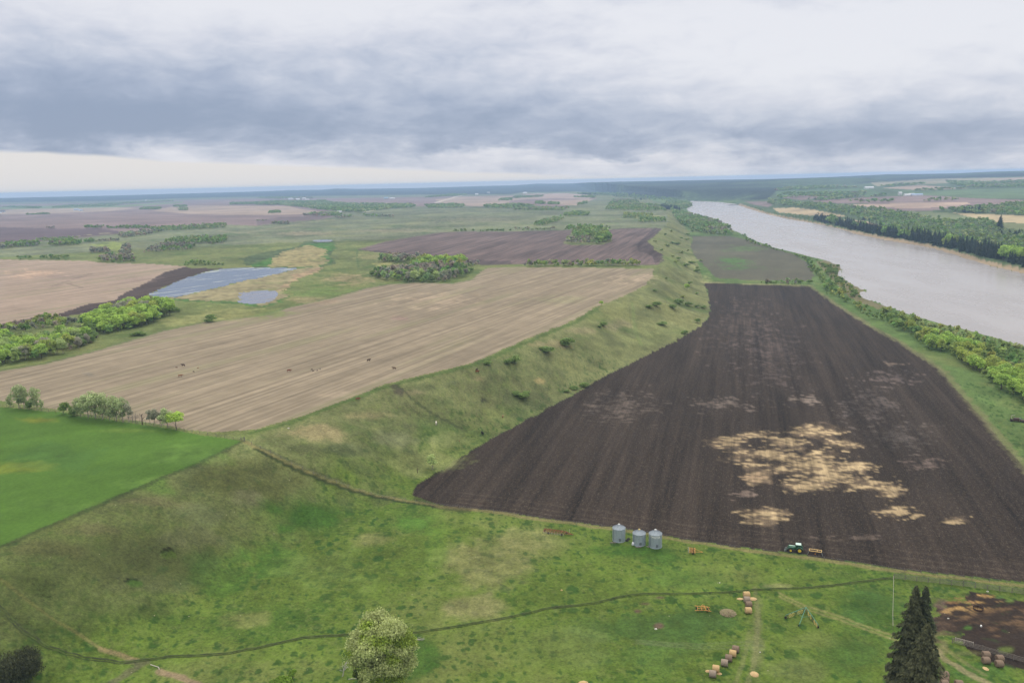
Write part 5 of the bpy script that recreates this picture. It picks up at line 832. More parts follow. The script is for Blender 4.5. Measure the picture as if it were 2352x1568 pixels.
def red_cultivator():
    b = at(1274, 1224); t = thing('field_cultivator', 'long rusty red cultivator with upright tines left of the bins', 'farm implement', b, head((1250, 1222.5), (1304, 1229.5)))
    L = 7.6; m = MB()
    for y in (-1.1, 0, 1.1): m.box((0, y, .75), (L, .13, .14))
    for i in range(7): m.box((-L/2+i*L/6, 0, .77), (.12, 2.3, .12))
    m.build('frame', RUST, t)
    for y, mt, zz in ((-1.25, WOODP, 0), (1.2, RUSTD, .5), (.4, RUSTD, .3)):
        m = MB()
        for i in range(14): x = -L/2+.2+i*(L-.4)/13; m.bar((x, y, .85+zz), (x+.1, y-.25, .1 if zz == 0 else 1.35+zz), .06, .045, 5)
        m.build('tine_row', mt if zz == 0 else RUSTD, t)
    m = MB(); m.bar((-L/2, -.4, 1.25), (L/2-.5, -.4, 1.2), .07); m.build('folded_bar', RUST, t)
    m = MB(); m.bar((L/2, .9, .7), (L/2+2.9, 0, .35), .08); m.bar((L/2, -.9, .7), (L/2+2.9, 0, .35), .08); m.bar((L/2+.2, 0, .9), (L/2+2.0, 0, .5), .1); m.build('drawbar', RUST, t)
    m = MB(); m.bar((L/2+1.4, .2, .6), (L/2+1.5, .3, 2.0), .05); m.build('hose_stand', WOODP, t)
    for x, y in ((-L/2, .6), (-1.9, -1.35), (L/2-.9, -1.35), (L/2+.3, .7)): wheel(t, 'wheel', (x, y, .36), .36, .2, GREYB)
red_cultivator()
def orange_cultivator():
    b = at(1592, 1268.5); t = thing('chisel_plough', 'faded orange chisel plough standing right of the bins', 'farm implement', b, head((1578, 1266), (1611, 1268.5)))
    m = MB()
    for y in (-1.6, -.8, 0, .8, 1.6): m.box((-.2, y, .75), (2.0, .12, .12))
    for x in (-1.1, -.4, .5): m.box((x, 0, .78), (.12, 3.9, .13))
    m.build('frame', ORNG, t); 
    for x in (-1.3, -.4, .5):
        m = MB()
        for i in range(7): y = -1.8+i*.6; m.bar((x, y, .8), (x-.35, y, .95), .04, .04, 5); m.bar((x-.35, y, .95), (x-.25, y, .05), .04, .03, 5)
        m.build('shank_row', WOODP if x < -1 else RUSTD, t)
    m = MB(); m.bar((.5, 1, .75), (3.1, 0, .4), .07); m.bar((.5, -1, .75), (3.1, 0, .4), .07); m.build('drawbar', ORNG, t)
    for s in (-1, 1): wheel(t, 'wheel', (-.1, s*1.2, .34), .34, .2, RUSTD)
orange_cultivator()
def orange_frame():
    b = at(1612.5, 1401); t = thing('disc_frame', 'old orange crossed-frame implement left of the hay mound', 'farm implement', b, head((1593, 1401), (1632, 1401)))
    m = MB(); m.box((-.6, -.9, .55), (3.2, .13, .13), rz=.10); m.box((1.1, -1.1, .55), (2.4, .13, .13), rz=-.35); m.build('front_beam', ORNG, t)
    m = MB(); m.box((-.5, 1.1, .6), (2.8, .13, .13), rz=-.22); m.box((1.2, .9, .6), (2.2, .13, .13), rz=-.35); m.bar((-.1, 1.2, .6), (.5, 1.9, .7), .07); m.bar((.5, 1.9, .7), (1.1, 1.2, .6), .07); m.build('rear_beam', ORNG, t)
    m = MB()
    for x in (-1.3, -.2, .9, 1.7): m.box((x, 0, .6), (.10, 2.2, .10), rz=.1*x)
    m.box((0, .1, .62), (2.4, .12, .12), rz=.1); m.build('cross_member', ORNG, t)
    for x in (-1.6, -.9, -.2): m = MB(); m.wheel((x, -1.0, .3), .3, .05, 'X', 16); m.build('disc', RUSTD, t)
    for x, y in ((-1.4, .7), (1.8, .5), (1.3, -.9)): wheel(t, 'wheel', (x, y, .3), .3, .18, RUSTD)
orange_frame()
def v_rake():
    A_ = at(1851, 1403.5); Lf = at(1804.2, 1419.5); Rt = at(1878.8, 1442); Tg = at(1836, 1438); t = thing('v_rake', 'green V-shaped hay rake with yellow spoked wheels on the grass', 'farm implement', A_, 0)
    l = Lf-A_; r_ = Rt-A_; g = Tg-A_
    m = MB(); m.bar((0, 0, 1.35), g+Vector((0, 0, .7)), .10); m.bar(g+Vector((0, 0, .7)), g+Vector((-.1, -.1, .1)), .06); m.build('tongue', GREENL, t)
    for v in (l, r_):
        m = MB(); m.bar((0, 0, 1.3), v+Vector((0, 0, 1.0)), .09); m.bar(v+Vector((0, 0, 1.0)), v+Vector((0, 0, .3)), .06); m.build('rake_arm', GREENL, t)
        n = Vector((v.y, -v.x, 0)).normalized(); k = 7 if v is l else 6
        for i in range(k):
            c = v*((i+.8)/(k+.1))+Vector((0, 0, .62)) + n*(.25 if n.y < 0 else -.25); m = MB(); u = v.normalized()
            for j in range(20):
                a = 2*math.pi*j/20; d = u*math.cos(a)+Vector((0, 0, 1))*math.sin(a); a2 = a+2*math.pi/20; d2 = u*math.cos(a2)+Vector((0, 0, 1))*math.sin(a2); m.bar(c+d*.42, c+d*.68, .022, .012, 4); m.bar(c+d*.42, c+d2*.42, .035, None, 4); 
                if j % 4 == 0: m.bar(c, c+d*.42, .02, None, 4)
            m.build('rake_wheel', YELL if i % 3 else RUSTD, t)
        m = MB(); m.bar(v*.5+Vector((0, 0, 1.15)), g*.6+Vector((0, 0, .9)), .04); m.build('brace', GREENL, t)
        wheel(t, 'caster_wheel', tuple(v+Vector((0, 0, .32))), .32, .18, BLK)
    wheel(t, 'caster_wheel', tuple(g*.98+Vector((-.2, 0, .22))), .22, .14, BLK)
v_rake()
def old_machine():
    b = at(2337, 968); t = thing('old_machine', 'dark rusty machine with a pale pipe on the grass at the right edge', 'farm machine', b, R(-30))
    m = MB(); m.box((0, 0, .5), (6.5, 1.6, .18)); m.box((-.6, 0, 1.2), (2.6, 1.7, 1.2)); m.box((2.2, 0, .8), (2.6, 1.8, .5)); m.build('body', RUSTD, t, bevel=.05)
    m = MB(); m.box((1.0, 0, 1.85), (1.2, .9, .12), ry=.3); m.bar((-1.5, -.5, 1.9), (2.5, .9, 1.2), .08); m.build('chute', GREYB, t)
    m = MB(); m.bar((-2.4, .3, .8), (-2.8, .3, 2.6), .10); m.bar((-2.8, .3, 2.6), (-1.2, .5, 3.0), .09); m.build('pipe', WOODP, t)
    for x, y in ((-2.6, -.9), (-2.6, .9), (2.4, -1), (2.4, 1)): wheel(t, 'wheel', (x, y, .55), .55, .3, RUSTD)
old_machine()
# ------------------------------------------------------------------ fences
def fence(name, label, pts, gap, postm, railm, h=1.4, rails=(), wire=False, pr=.07, cat='fence', lean=.03):
    P = [at(*p) for p in pts]; L = [0]
    for a, b in zip(P[:-1], P[1:]): L.append(L[-1]+(b-a).length)
    n = max(2, int(L[-1]/gap)+1); n = min(n, 98); Q = []
    for i in range(n):
        s = L[-1]*i/(n-1); k = 0
        while k < len(L)-2 and L[k+1] < s: k += 1
        f = (s-L[k])/(L[k+1]-L[k]); q = P[k].lerp(P[k+1], f); q.z = float(H(np.array([q.x]), np.array([q.y]))[0]); Q.append(q)
    t = thing(name, label, cat, Q[0]); m = MB(); m.bar((0, 0, -.2), (0, 0, h), pr, pr*.85, 6); pm = m.build('post', postm, t); pm.location = (0, 0, 0)
    for q in Q[1:]:
        c = pm.copy(); COL.objects.link(c); c.location = q-Q[0]; c.rotation_euler = (random.uniform(-lean, lean), random.uniform(-lean, lean), 0); c.scale = (1, 1, random.uniform(.9, 1.15))
    for z in rails:
        m = MB()
        for a, b in zip(Q[:-1], Q[1:]):
            A_ = a-Q[0]+Vector((0, 0, z+random.uniform(-.04, .04))); B_ = b-Q[0]+Vector((0, 0, z+random.uniform(-.04, .04))); m.bar(A_, B_, .012 if wire else (.035 if len(rails) == 1 else .065), None, 4)
        m.build('wire' if wire else 'rail', railm, t)
    return t
fence('wire_fence', 'wire fence running down the slope from the field corner', fence_px[:7], 4.5, WOOD, GDARK, 1.25, (.6, 1.1), True, .085, lean=.08)
fence('wire_fence', 'wire fence between the near pasture and the dark ploughed field', fence_px[6:], 4.5, WOOD, GDARK, 1.2, (.6, 1.1), True, .06, lean=.08)
fence('wire_fence', 'wire fence under the tree row between green field and stubble', [(0, 932), (100, 944), (175, 954), (275, 967), (375, 981), (475, 999), (556, 1012)], 4.5, WOOD, GDARK, 1.3, (.6, 1.1), True, .08, lean=.1)
fence('corral_fence', 'long grey rail fence along the far side of the corral', [(2053, 1329), (2200, 1345), (2352, 1365), (2470, 1381)], 3.0, WOOD, WOOD, 1.75, (.3, .62, .95, 1.28, 1.6), pr=.09)
fence('corral_fence', 'grey rail fence along the near side of the corral', [(2187, 1476), (2230, 1487), (2290, 1504), (2352, 1522), (2440, 1548)], 3.0, WOOD, WOOD, 1.5, (.3, .65, 1.0, 1.35), pr=.10)
fence('pole_fence', 'single pale pole rail on the left side of the corral', [(2052, 1330), (2051.5, 1370), (2050, 1410), (2050.5, 1445)], 6.5, WOOD, DEADW, 1.2, (1.1,), pr=.045)
m = MB(); 
for z in (.3, .65, 1.0, 1.35): m.box((0, 0, z), (4.2, .06, .12))
for x in (-2.05, 0, 2.05): m.box((x, .05, .8), (.12, .06, 1.3))
o = m.build('corral_gate', WOODP); o.location = at(2214, 1480); o.rotation_euler = (0, 0, head((2200, 1476), (2230, 1484))); tag(o, 'paler panel gate in the near corral fence', 'gate')
t = thing('corner_brace', 'weathered corner brace posts where the green field meets the fences', 'fence post', at(562, 1012)); m = MB(); m.bar((0, 0, -.2), (0, 0, 1.7), .13); m.bar((-1.5, .2, -.2), (-1.5, .2, 1.5), .12); m.build('post', WOOD, t); m = MB(); m.bar((0, 0, 1.4), (-1.5, .2, .4), .07); m.build('brace', WOOD, t)
def feeder():
    t = thing('ring_feeder', 'dark round ring feeder standing in scattered straw in the corral', 'feeder', at(2246.6, 1399)); r_ = 1.3
    for z in (.08, .5, 1.15):
        m = MB()
        for i in range(28): a = 2*math.pi*i/28; b = 2*math.pi*(i+1)/28; m.bar((r_*math.cos(a), r_*math.sin(a), z), (r_*math.cos(b), r_*math.sin(b), z), .05, None, 5)
        m.build('hoop', RUSTD, t)
    m = MB()
    for i in range(28):
        a = 2*math.pi*i/28; b = a+.224; m.b.faces.new([m.b.verts.new((r_*math.cos(q)*1.01, r_*math.sin(q)*1.01, z)) for q, z in ((a, .08), (b, .08), (b, .5), (a, .5))])
    m.build('skirt', RUSTD, t); m = MB()
    for i in range(14): a = 2*math.pi*i/14; m.bar((r_*math.cos(a), r_*math.sin(a), .4), (r_*.9*math.cos(a), r_*.9*math.sin(a), 1.2), .03, None, 4)
    m.build('bars', RUSTD, t)
feeder()
t = thing('hydrant', 'white-topped hydrant on a dark post in the corral mud', 'hydrant', at(2252.5, 1446)); m = MB(); m.bar((0, 0, 0), (0, 0, 1.0), .08); m.bar((0, 0, .5), (.6, .1, .4), .04); m.build('post', RUSTD, t); m = MB(); m.box((0, 0, 1.2), (.4, .36, .5)); m.build('head', WHITE, t, bevel=.05)
def rock(px, s, label, mt, grp=None): me = blob_mesh(int(px[0]*3), s, s*.8, s*.7, 2, .3); simple('rock', me, mt, px, label, 'rock', 0, grp)
PALE = mat('pale_stone', (.50, .48, .43), .9, 0, .1)
rock((2178, 1420), .3, 'white stone on the corral mud near the spruces', PALE); rock((2268, 1358), .35, 'pale stone under the far corral fence', PALE); rock((1653, 1338), .01+.25, 'pale stone in the grass left of the track', PALE); rock((1506, 1444), .4, 'pale stone beside the bare brown patch', PALE)
rock((1290, 1355), .35, 'tan stone alone in the grass above the cattle path', HAYY); rock((2030, 1578), .3, 'pale stone near the bottom edge', PALE); rock((1746, 1497), .22, 'small pale stone beside the slanting bale row', PALE); rock((663, 983.5), .5, 'white boulder on the crest of the slope', PALE)
# ------------------------------------------------------------------ near trees
def hero(name, arrs, matc, px, r, top, label, cat='tree', twide=.5, bark=BARK, colr=None, trunk_h=.6, limbs=8, seed=1):
    b_ = g1(*px) if r is None else None; d = rays([px])[0]; hz = math.hypot(d[0], d[1]); x, y = (b_.x, b_.y) if r is None else (d[0]/hz*r, d[1]/hz*r); r = math.hypot(x, y); z = float(H(np.array([x]), np.array([y]))[0])
    dt = rays([top])[0]; h = CAMZ+r*dt[2]/math.hypot(dt[0], dt[1])-z
    t = thing(name, label, cat, (x, y, z)); V, F, T = arrs(h); me = mesh_np('crown', V, F, matc, T); link('crown', me, t)
    rn = random.Random(seed); m = MB(); m.bar((0, 0, -.3), (0, 0, h*trunk_h), twide, twide*.4, 10)
    for i in range(limbs):
        a = rn.uniform(0, 6.28); z0 = h*rn.uniform(.12, .5); l = h*rn.uniform(.12, .28); m.bar((0, 0, z0), (l*math.cos(a), l*math.sin(a), z0+h*rn.uniform(.1, .3)), twide*.35, twide*.1, 6)
    m.build('trunk', bark, t); return t, h
def willow_arr(h):
    V, F, T = crown(71, 70000, 60, .40, .0, .0085, 1.5, .50, None, (.22, .42), .78); rn = np.random.default_rng(3); z = V[:, 2]; 
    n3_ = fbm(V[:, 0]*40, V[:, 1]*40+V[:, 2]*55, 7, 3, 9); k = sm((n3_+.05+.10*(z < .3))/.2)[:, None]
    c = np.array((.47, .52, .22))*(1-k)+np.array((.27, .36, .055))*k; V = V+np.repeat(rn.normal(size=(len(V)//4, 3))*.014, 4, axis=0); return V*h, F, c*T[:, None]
wt, wh = hero('willow_tree', willow_arr, WHITECOL, (884, 1588), None, (884, 1412), 'big rounded willow covered in silvery young leaves', twide=.55, trunk_h=.5, limbs=12)
def small_arr(seed, n, c, lobes=10, rx=.42, size=.03, z0=.1, c2=None):
    def f(h):
        V, F, T = crown(seed, n, lobes, rx, z0, size, 1.2, .3); col_ = np.array(c)*T[:, None]; return V*h, F, col_
    return f
hero('willow_tree', small_arr(72, 5000, (.36, .42, .13), 9, .40, .028), WHITECOL, (856, 1602), None, (858, 1538), 'smaller bright young willow in front of the big one, at the bottom edge', twide=.2, seed=2)
hero('willow_tree', small_arr(75, 2500, (.12, .16, .035), 9, .26, .035, .02), WHITECOL, (834, 1582), None, (834, 1512), 'narrow dull green tree against the left side of the big willow', twide=.15, seed=4)
hero('young_tree', small_arr(73, 1800, (.17, .27, .04), 7, .40, .04, .3), WHITECOL, (673, 1562), None, (673, 1537), 'small young green tree left of the dead tree', twide=.1, seed=5)
hero('bush', small_arr(74, 3500, (.17, .27, .035), 10, .9, .045, .0), WHITECOL, (643, 1590), None, (640, 1560), 'bright green bush cut by the bottom edge', 'bush', twide=.08, seed=6)
def bushes(h):
    V, F, T = crown(80, 16000, 24, .80, .0, .013, 3.0, .5, np.array([0, 0, 1.0])); return V*h, F, np.array((.060, .066, .032))*T[:, None]*np.where(rng.random(len(T)) < .2, 1.6, 1)[:, None]
hero('willow_thicket', bushes, WHITECOL, (42, 1572), None, (45, 1500), 'dark leafless willow thicket in the bottom left corner', 'bush', twide=.15, seed=7)
hero('willow_thicket', lambda h: (lambda a: (a[0]*h, a[1], np.array((.07, .075, .035))*a[2][:, None]))(crown(81, 5000, 12, .6, 0, .03, 1.6, .5)), WHITECOL, (0, 1600), None, (5, 1548), 'smaller olive thicket in front of the dark one', 'bush', twide=.1, seed=8)
def spr(seed, n, rx, c, size=.0095):
    def f(h): V, F, T = spruce(seed, n, rx, size, .55); return V*h, F, np.array(c)*T[:, None]
    return f
hero('spruce_tree', spr(91, 46000, .13, (.088, .094, .048)), WHITECOL, (2093, 1500), 173, (2098, 1342), 'tall dark spruce, left of the two adjoining tops', twide=.35, trunk_h=.95, limbs=0)
hero('spruce_tree', spr(92, 40000, .10, (.074, .086, .046)), WHITECOL, (2115, 1500), 174, (2115, 1342), 'tall dark spruce, right of the two adjoining tops', twide=.3, trunk_h=.95, limbs=0)
hero('spruce_tree', spr(93, 46000, .16, (.105, .108, .056)), WHITECOL, (2124, 1520), 160, (2124, 1427), 'broader spruce standing in front, its tip halfway up the tall pair', twide=.35, trunk_h=.95, limbs=0)
hero('spruce_tree', spr(94, 16000, .25, (.11, .125, .06), .014), WHITECOL, (2088, 1640), None, (2088, 1543), 'olive-tipped spruce top at the bottom edge in front of the tall spruces', twide=.3, trunk_h=.95, limbs=0)
def dead_tree(px, h, label, seed, lean=(0, 0), mt=DEADW, n=9, sc=1.0, name='dead_tree'):
    rn = random.Random(seed); t = thing(name, label, 'tree', at(*px)); m = MB()
    top = Vector((lean[0]*h, lean[1]*h, h*.7)); m.bar((0, 0, -.1), top, .16*sc, .07*sc, 7); m.build('trunk', mt, t); m = MB()
    for i in range(n):
        s = top*rn.uniform(.35, 1.0); a = rn.uniform(0, 6.28); l = h*rn.uniform(.2, .42); e = s+Vector((l*math.cos(a), l*math.sin(a)*.7, l*rn.uniform(.1, .9))); m.bar(s, e, .06*sc, .02*sc, 5)
        for j in range(3): q = s.lerp(e, rn.uniform(.4, .9)); m.bar(q, q+Vector((rn.uniform(-1, 1), rn.uniform(-1, 1), rn.uniform(.1, 1)))*l*.35, .03*sc, .012*sc, 4)
    m.build('branches', mt, t)
dead_tree((787, 1552), 5.2, 'bleached dead tree leaning beside the big willow', 4, (.18, 0), n=11)
dead_tree((327, 975), 6.5, 'dead brown trunk with stub branches in the fence row', 5, (.02, 0), RUSTD, 6, 1.5); dead_tree((305, 971), 7.5, 'thin leafless grey tree left of the dead brown trunk', 6, (.02, 0), WOOD, 8, .9, 'bare_tree'); dead_tree((312, 973), 6.5, 'thin leafless grey tree nearest the dead brown trunk', 7, (.03, 0), WOOD, 8, .8, 'bare_tree')
dead_tree((959, 1086), 3.6, 'bare upright snag left of the lone slope tree', 8, (0, 0), RUSTD, 4, 1.0)
m = MB(); rn = random.Random(9)
for i in range(9): a = rn.uniform(-.3, .3); m.bar((rn.uniform(-1, 1), rn.uniform(-.4, .4), .1), (rn.uniform(1, 2.4), rn.uniform(-.8, .8), rn.uniform(.1, .8)), .05, .02, 5)
o = m.build('fallen_branches', DEADW); o.location = at(958, 1468); tag(o, 'pale fallen branches at the right foot of the big willow', 'branches')
m = MB(); m.bar((0, 0, .15), (2.4, .2, .15), .09, .05); m.bar((.5, .05, .15), (1.6, .9, .4), .05, .02); o = m.build('fallen_branches', DEADW); o.location = at(800, 1560); tag(o, 'bleached log on the grass below the leaning dead tree', 'branches')
m = MB(); m.bar((0, 0, .2), (2.6, -1.2, .2), .12, .08); m.bar((2.6, -1.2, .25), (3.2, -2.2, .2), .1, .08); o = m.build('fallen_post', WOODP); o.location = at(346, 1527); tag(o, 'fallen grey post beside the cattle path, lower left', 'post')
# trees of the fence row
def row(t_, px, h, label, wide=1.0, g='trees in the fence row above the green field'): place_tree(t_, at(*px, -.1), h*1.25, label, g, wide)
row('wispy', (24, 934), 4.5, 'small pale tree at the left end of the fence row', .9); row('wispy', (44, 937), 9.5, 'tall thin tree, highest at the left end of the fence row'); row('wispy', (56, 938), 9.0, 'thin tree close right of the highest one at the left end', .8); row('shrub', (68, 940), 3.5, 'low green bush between the tall trees at the row left end')
row('wispy', (86, 941), 9.2, 'narrow tree right of the low bush in the left cluster', .75); row('wispy', (97, 943), 5, 'small thin tree ending the left cluster', .6)
row('shrub', (147, 952), 4.4, 'dark brown bush alone in the gap of the fence row', .9); row('shrub', (168, 955), 3.6, 'green bush just right of the dark brown bush', 1.2)
for i, (x, y, h, w_, lb) in enumerate([(186, 957, 7.5, 1.0, 'pale tree starting the middle cluster'), (203, 959, 9, 1.1, 'rounded pale tree second in the middle cluster'), (220, 961, 10, 1.1, 'tallest rounded pale tree of the middle cluster'), (236, 963, 9.6, 1.0, 'pale tree right of the tallest in the middle cluster'), (252, 965, 9, .9, 'thin pale tree fifth in the middle cluster'), (268, 967, 9.5, 1.0, 'grey-green tree with visible stem in the middle cluster'), (283, 969, 9, .9, 'last leafy tree of the middle cluster')]): row('wispy', (x, y), h, lb, w_)
row('bare', (296, 970), 7.5, 'leafless grey tree just right of the middle cluster', .7); row('bare', (345, 976), 6, 'sparse twiggy tree right of the dead trunk', .7); row('bare', (356, 978), 6.5, 'sparse tree with two thin stems before the right clump', .8); row('bare', (368, 979), 5.6, 'sparse little tree touching the right clump', .7)
row('wispy', (385, 982), 7.4, 'fuller green tree, left of the final two in the row', 1.15); row('poplar', (405, 987), 7.0, 'round green tree ending the fence row', 1.15)
place_tree('pale', at(994, 1078, -.1), 6.6, 'lone round tree on the slope above the dark field corner', None, 1.2); place_tree('poplar', at(1578, 668, -.1), 8.5, 'bright single tree near the top of the terrace slope', None, .9); place_tree('poplar', at(1381, 703, -.1), 5, 'small single tree on the field edge at the crest', None, 1.0)
# ------------------------------------------------------------------ cattle
def cow_mesh():
    bm = bmesh.new(); L = bm.verts.layers.skin.verify(); E = []
    def v(p, rx, ry=None):
        q = bm.verts.new(p); q[L].radius = (rx, ry or rx); return q
    hip = v((-.75, 0, 1.05), .30, .36); mid_ = v((0, 0, 1.0), .33, .42); sh = v((.65, 0, 1.05), .29, .38); nk = v((1.05, 0, 1.18), .18, .22); hd = v((1.35, 0, 1.12), .14, .15); mz = v((1.65, 0, .95), .09, .09)
    hip[L].use_root = True; tl = v((-1.02, 0, 1.15), .06); tl2 = v((-1.1, 0, .6), .03)
    for a, b in ((hip, mid_), (mid_, sh), (sh, nk), (nk, hd), (hd, mz), (hip, tl), (tl, tl2)): bm.edges.new((a, b))
    for s in (-1, 1):
        k = v((.62, s*.2, .7), .11); k2 = v((.64, s*.2, .38), .065); f = v((.64, s*.2, 0), .06); bm.edges.new((sh, k)); bm.edges.new((k, k2)); bm.edges.new((k2, f))
        k = v((-.68, s*.2, .72), .15); k2 = v((-.86, s*.2, .45), .07); f = v((-.80, s*.2, 0), .06); bm.edges.new((hip, k)); bm.edges.new((k, k2)); bm.edges.new((k2, f))
        e = v((1.28, s*.22, 1.22), .04); bm.edges.new((hd, e))
    me = bpy.data.meshes.new('cow_src'); bm.to_mesh(me); bm.free(); o = bpy.data.objects.new('cow_src', me); COL.objects.link(o); o.modifiers.new('s', 'SKIN'); o.modifiers.new('u', 'SUBSURF').levels = 1
    out = bpy.data.meshes.new_from_object(o.evaluated_get(bpy.context.evaluated_depsgraph_get())); bpy.data.objects.remove(o); return out
CM = cow_mesh(); COWS = {'brown': (.10, .040, .022), 'tan': (.26, .135, .07), 'dark': (.045, .018, .014), 'black': (.012, .012, .013), 'white': (.62, .58, .50), 'red': (.17, .05, .025), 'pied': (.13, .08, .05)}
CMT = {k: mat('hide_'+k, c, .8, 0, .15, 2, spec=.2) for k, c in COWS.items()}
def cow(px, c, rz, s, label, grp='cattle grazing on the stubble and slope', cat='cow', name='cow'):
    me = CM.copy(); me.name = name; me.materials.clear(); me.materials.append(CMT[c]); o = link(name, me); o.location = at(*px); o.rotation_euler = (0, 0, R(rz)); o.scale = (s*.88,)*3; tag(o, label, cat, grp)
cow((421, 841), 'dark', 170, 1.15, 'dark brown cow on the left of the stubble, behind the tan one'); cow((414, 865.5), 'tan', 10, 1.15, 'tan brown cow standing in front on the left of the stubble'); cow((663.8, 853.5), 'red', 5, 1.15, 'red-brown cow on the stubble left of the resting calves')
cow((846.8, 829.5), 'dark', 30, 1.15, 'dark red cow alone in the middle of the stubble'); cow((905.5, 848), 'pied', 160, 1.15, 'brown and white cow nearest the crest on the stubble'); cow((821.8, 919), 'red', 0, 1.1, 'red cow on the crest below the stubble edge')
cow((1095, 851), 'dark', 60, 1.05, 'dark cow, rear one of the pair by the slope bushes'); cow((1096.5, 855.5), 'red', 20, 1.1, 'red cow, front one of the pair by the slope bushes'); cow((1155, 959), 'tan', 80, 1.0, 'tan cow on the slope near the dark field edge'); cow((1002, 975), 'white', 95, 1.25, 'white cow grazing on the slope'); cow((1108.5, 998.5), 'black', 115, 1.3, 'black cow standing at the ploughed field edge')
for i, (x, y, c, lb) in enumerate([(716, 849.5, 'dark', 'dark calf, left one of the calf group'), (719.5, 853, 'dark', 'dark calf, nearest of the calf group'), (728.5, 852, 'dark', 'dark calf, third from left in the calf group'), (735.5, 848.5, 'black', 'black calf, right end of the calf group'), (445, 854.5, 'dark', 'dark calf to the right of the two left cows'), (406, 845, 'brown', 'small brown calf left of the dark cow'), (455, 846, 'tan', 'tan calf farthest right of the left cows'), (1055, 1014, 'red', 'small red calf lying low on the slope')]):
    cow((x, y), c, 40*i, .55, lb, 'calves resting near the cows', 'calf', 'calf')
# ------------------------------------------------------------------ far farm buildings
WALLS = {'white': mat('white_siding', (.60, .60, .60), .7, 0, .03), 'red': mat('red_siding', (.30, .09, .08), .8, 0, .1), 'grey': mat('grey_siding', (.35, .38, .42), .7, 0, .08), 'teal': mat('teal_siding', (.25, .45, .45), .7, 0, .05)}
ROOFS = {'white': mat('white_roof', (.52, .53, .55), .5, 0, .03), 'dark': mat('dark_roof', (.10, .11, .12), .7), 'blue': mat('blue_roof', (.30, .42, .60), .6)}
def barn(px, L, Wd, h, wall, roof, rz, label, name='barn', cat='barn', g='far farm buildings'):
    t = thing(name, label, cat, at(*px, -.3), R(rz), g); m = MB(); m.box((0, 0, h/2), (L, Wd, h)); m.build('wall', WALLS[wall], t); m = MB(); v = [m.b.verts.new(p) for p in ((-L/2-.4, -Wd/2-.4, h), (L/2+.4, -Wd/2-.4, h), (L/2+.4, Wd/2+.4, h), (-L/2-.4, Wd/2+.4, h), (-L/2-.4, 0, h+Wd*.32), (L/2+.4, 0, h+Wd*.32))]
    for f in ((0, 1, 5, 4), (2, 3, 4, 5), (1, 2, 5), (3, 0, 4), (0, 3, 2, 1)): m.b.faces.new([v[i] for i in f])
    m.build('roof', ROOFS[roof], t); m = MB(); m.box((0, -Wd/2-.05, 1.6), (3.4, .1, 3.2)); m.build('door', WALLS['grey'], t)
for a in [((176, 483.5), 26, 14, 5, 'white', 'blue', 10, 'pale blue-roofed barn, larger of the lone pair on the far left fields'), ((186, 485), 18, 12, 4, 'white', 'blue', -5, 'smaller blue-roofed shed right of the larger one on the far left fields'), ((6, 487.5), 24, 12, 6, 'grey', 'dark', 5, 'dark barn at the left edge of the far fields'), ((1, 490), 12, 8, 3, 'white', 'white', 0, 'low white shed in front of the dark barn at the left edge'),
          ((668, 458.5), 34, 18, 7, 'white', 'white', 0, 'leftmost white barn of the distant hamlet'), ((684, 459), 28, 16, 6, 'white', 'white', 20, 'second white barn of the distant hamlet'), ((699, 459), 22, 18, 11, 'white', 'white', 0, 'tall white barn of the distant hamlet'), ((707, 459.5), 22, 12, 5, 'white', 'white', 0, 'low white shed right of the tall hamlet barn'), ((638, 461.5), 30, 14, 6, 'red', 'dark', 0, 'red barn left of the white hamlet barns'), ((624, 462), 22, 12, 5, 'red', 'dark', 0, 'small red shed at the left end of the hamlet'), ((647, 462.5), 16, 10, 4, 'white', 'white', 0, 'small white shed beside the red barn'),
          ((887, 456.5), 30, 16, 6, 'teal', 'blue', 0, 'teal barn left of the white shed on the far plain'), ((901, 457), 36, 14, 5, 'white', 'white', 0, 'long white shed right of the teal barn'), ((1095, 447.5), 26, 14, 7, 'white', 'white', 0, 'white barn beside the far road'), ((1122, 443.5), 26, 14, 6, 'white', 'white', 0, 'white building before the far forest'), ((1206, 444.5), 34, 18, 6, 'white', 'white', 0, 'white barn at the edge of the central fields'),
          ((1996, 433.5), 44, 18, 6, 'white', 'white', 0, 'white barn high across the river'), ((2067, 448.5), 12, 12, 10, 'white', 'white', 0, 'small tall white building left of the three sheds across the river'), ((2083, 450.5), 22, 14, 5, 'white', 'white', 0, 'first of the three pale sheds across the river'), ((2093.5, 450), 22, 14, 6, 'white', 'white', 0, 'middle of the three pale sheds across the river'), ((2106, 450), 42, 14, 5, 'white', 'blue', 0, 'longest pale shed, right of the three across the river'), ((780, 488), 16, 10, 3, 'grey', 'white', 0, 'low farm shed at the edge of the central wood')]: barn(*a)
for i, x in enumerate((334.5, 337.5)):
    t = thing('silo', ('left' if i == 0 else 'right')+' tower of the two white silos on the far left plain', 'silo', at(x, 464)); m = MB(); m.lathe([(3.5, 0), (3.5, 17)], 20); m.build('wall', WALLS['white'], t, True); m = MB(); m.lathe([(3.6, 17), (2.5, 19), (.2, 20)], 20); m.build('roof', ROOFS['white'], t, True)
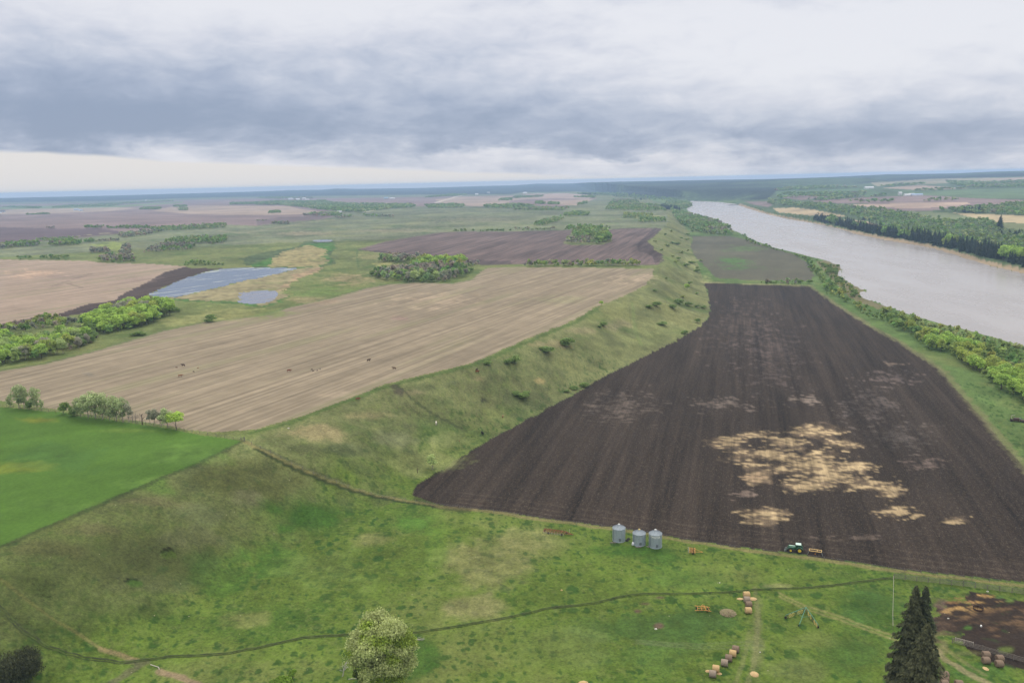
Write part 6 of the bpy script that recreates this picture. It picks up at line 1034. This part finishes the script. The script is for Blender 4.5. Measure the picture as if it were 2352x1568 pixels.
# rocky islet in the river
d_ = on_plane([(1683, 471.5)], RIV)[0]; me = blob_mesh(55, 22, 9, 2.2, 3, .3); me.name = 'islet'; me.materials.append(GM['shore']); o = link('islet', me); o.location = (d_[0], d_[1], RIV-.3); o['kind'] = 'structure'; o['label'] = 'small dark islet in the far river'
# the cattle path: a worn dark double line on the grass
def ribbon(name, pts, wid, m_, off=0.0, lift=.05):
    W_ = G(dens_open(pts, 6)); P = W_[:, :2]; d = np.gradient(P, axis=0); d /= np.linalg.norm(d, axis=1)[:, None]; n = np.stack([-d[:, 1], d[:, 0]], 1); s = np.arange(len(P)); wb = fbm(s*1.0, s*0+3, 6, 2, 4)[:, None]
    ww = wid*(1+.5*fbm(s*1.0, s*0, 4, 2, 2))[:, None]; C_ = P+n*(off+wb*.5); A_ = C_+n*ww/2; B_ = C_-n*ww/2; VV = []
    for Q in (A_, B_): VV.append(np.column_stack([Q, H(Q[:, 0], Q[:, 1])+lift]))
    k = len(P); F = np.stack([np.arange(k-1), np.arange(k-1)+1, np.arange(k-1)+1+k, np.arange(k-1)+k], 1)[:, ::-1]; o = link(name, mesh_np(name, np.concatenate(VV), F, m_)); o['kind'] = 'structure'
PATHM = mat('trodden_earth', (.038, .045, .024), .95, 0, .3, .5, (.075, .105, .030), spec=.05); ribbon('path', path_px, .42, PATHM, .35, .12); ribbon('path', path_px, .28, PATHM, -.40, .12)
# ------------------------------------------------------------------ air
zt_ = float(Z.max())+22; print('zmax', zt_); hb = MB(); hb.box((0, 7100, (zt_-60)/2), (34000, 18200, zt_+60)); hm = bpy.data.materials.new('haze'); hm.use_nodes = True; w = NT(hm.node_tree); pv = w.n('ShaderNodeVolumePrincipled'); pv.inputs['Color'].default_value = (.47, .68, .98, 1); pv.inputs['Density'].default_value = HAZE_D; pv.inputs['Anisotropy'].default_value = .2
o_ = w.n('ShaderNodeOutputMaterial'); w.L.new(pv.outputs[0], o_.inputs[1]); o = hb.build('haze', hm); o['kind'] = 'stuff'; o['label'] = 'pale blue distance haze'; o['category'] = 'haze'; o.display_type = 'WIRE'
# joined helper copies without a parent are removed
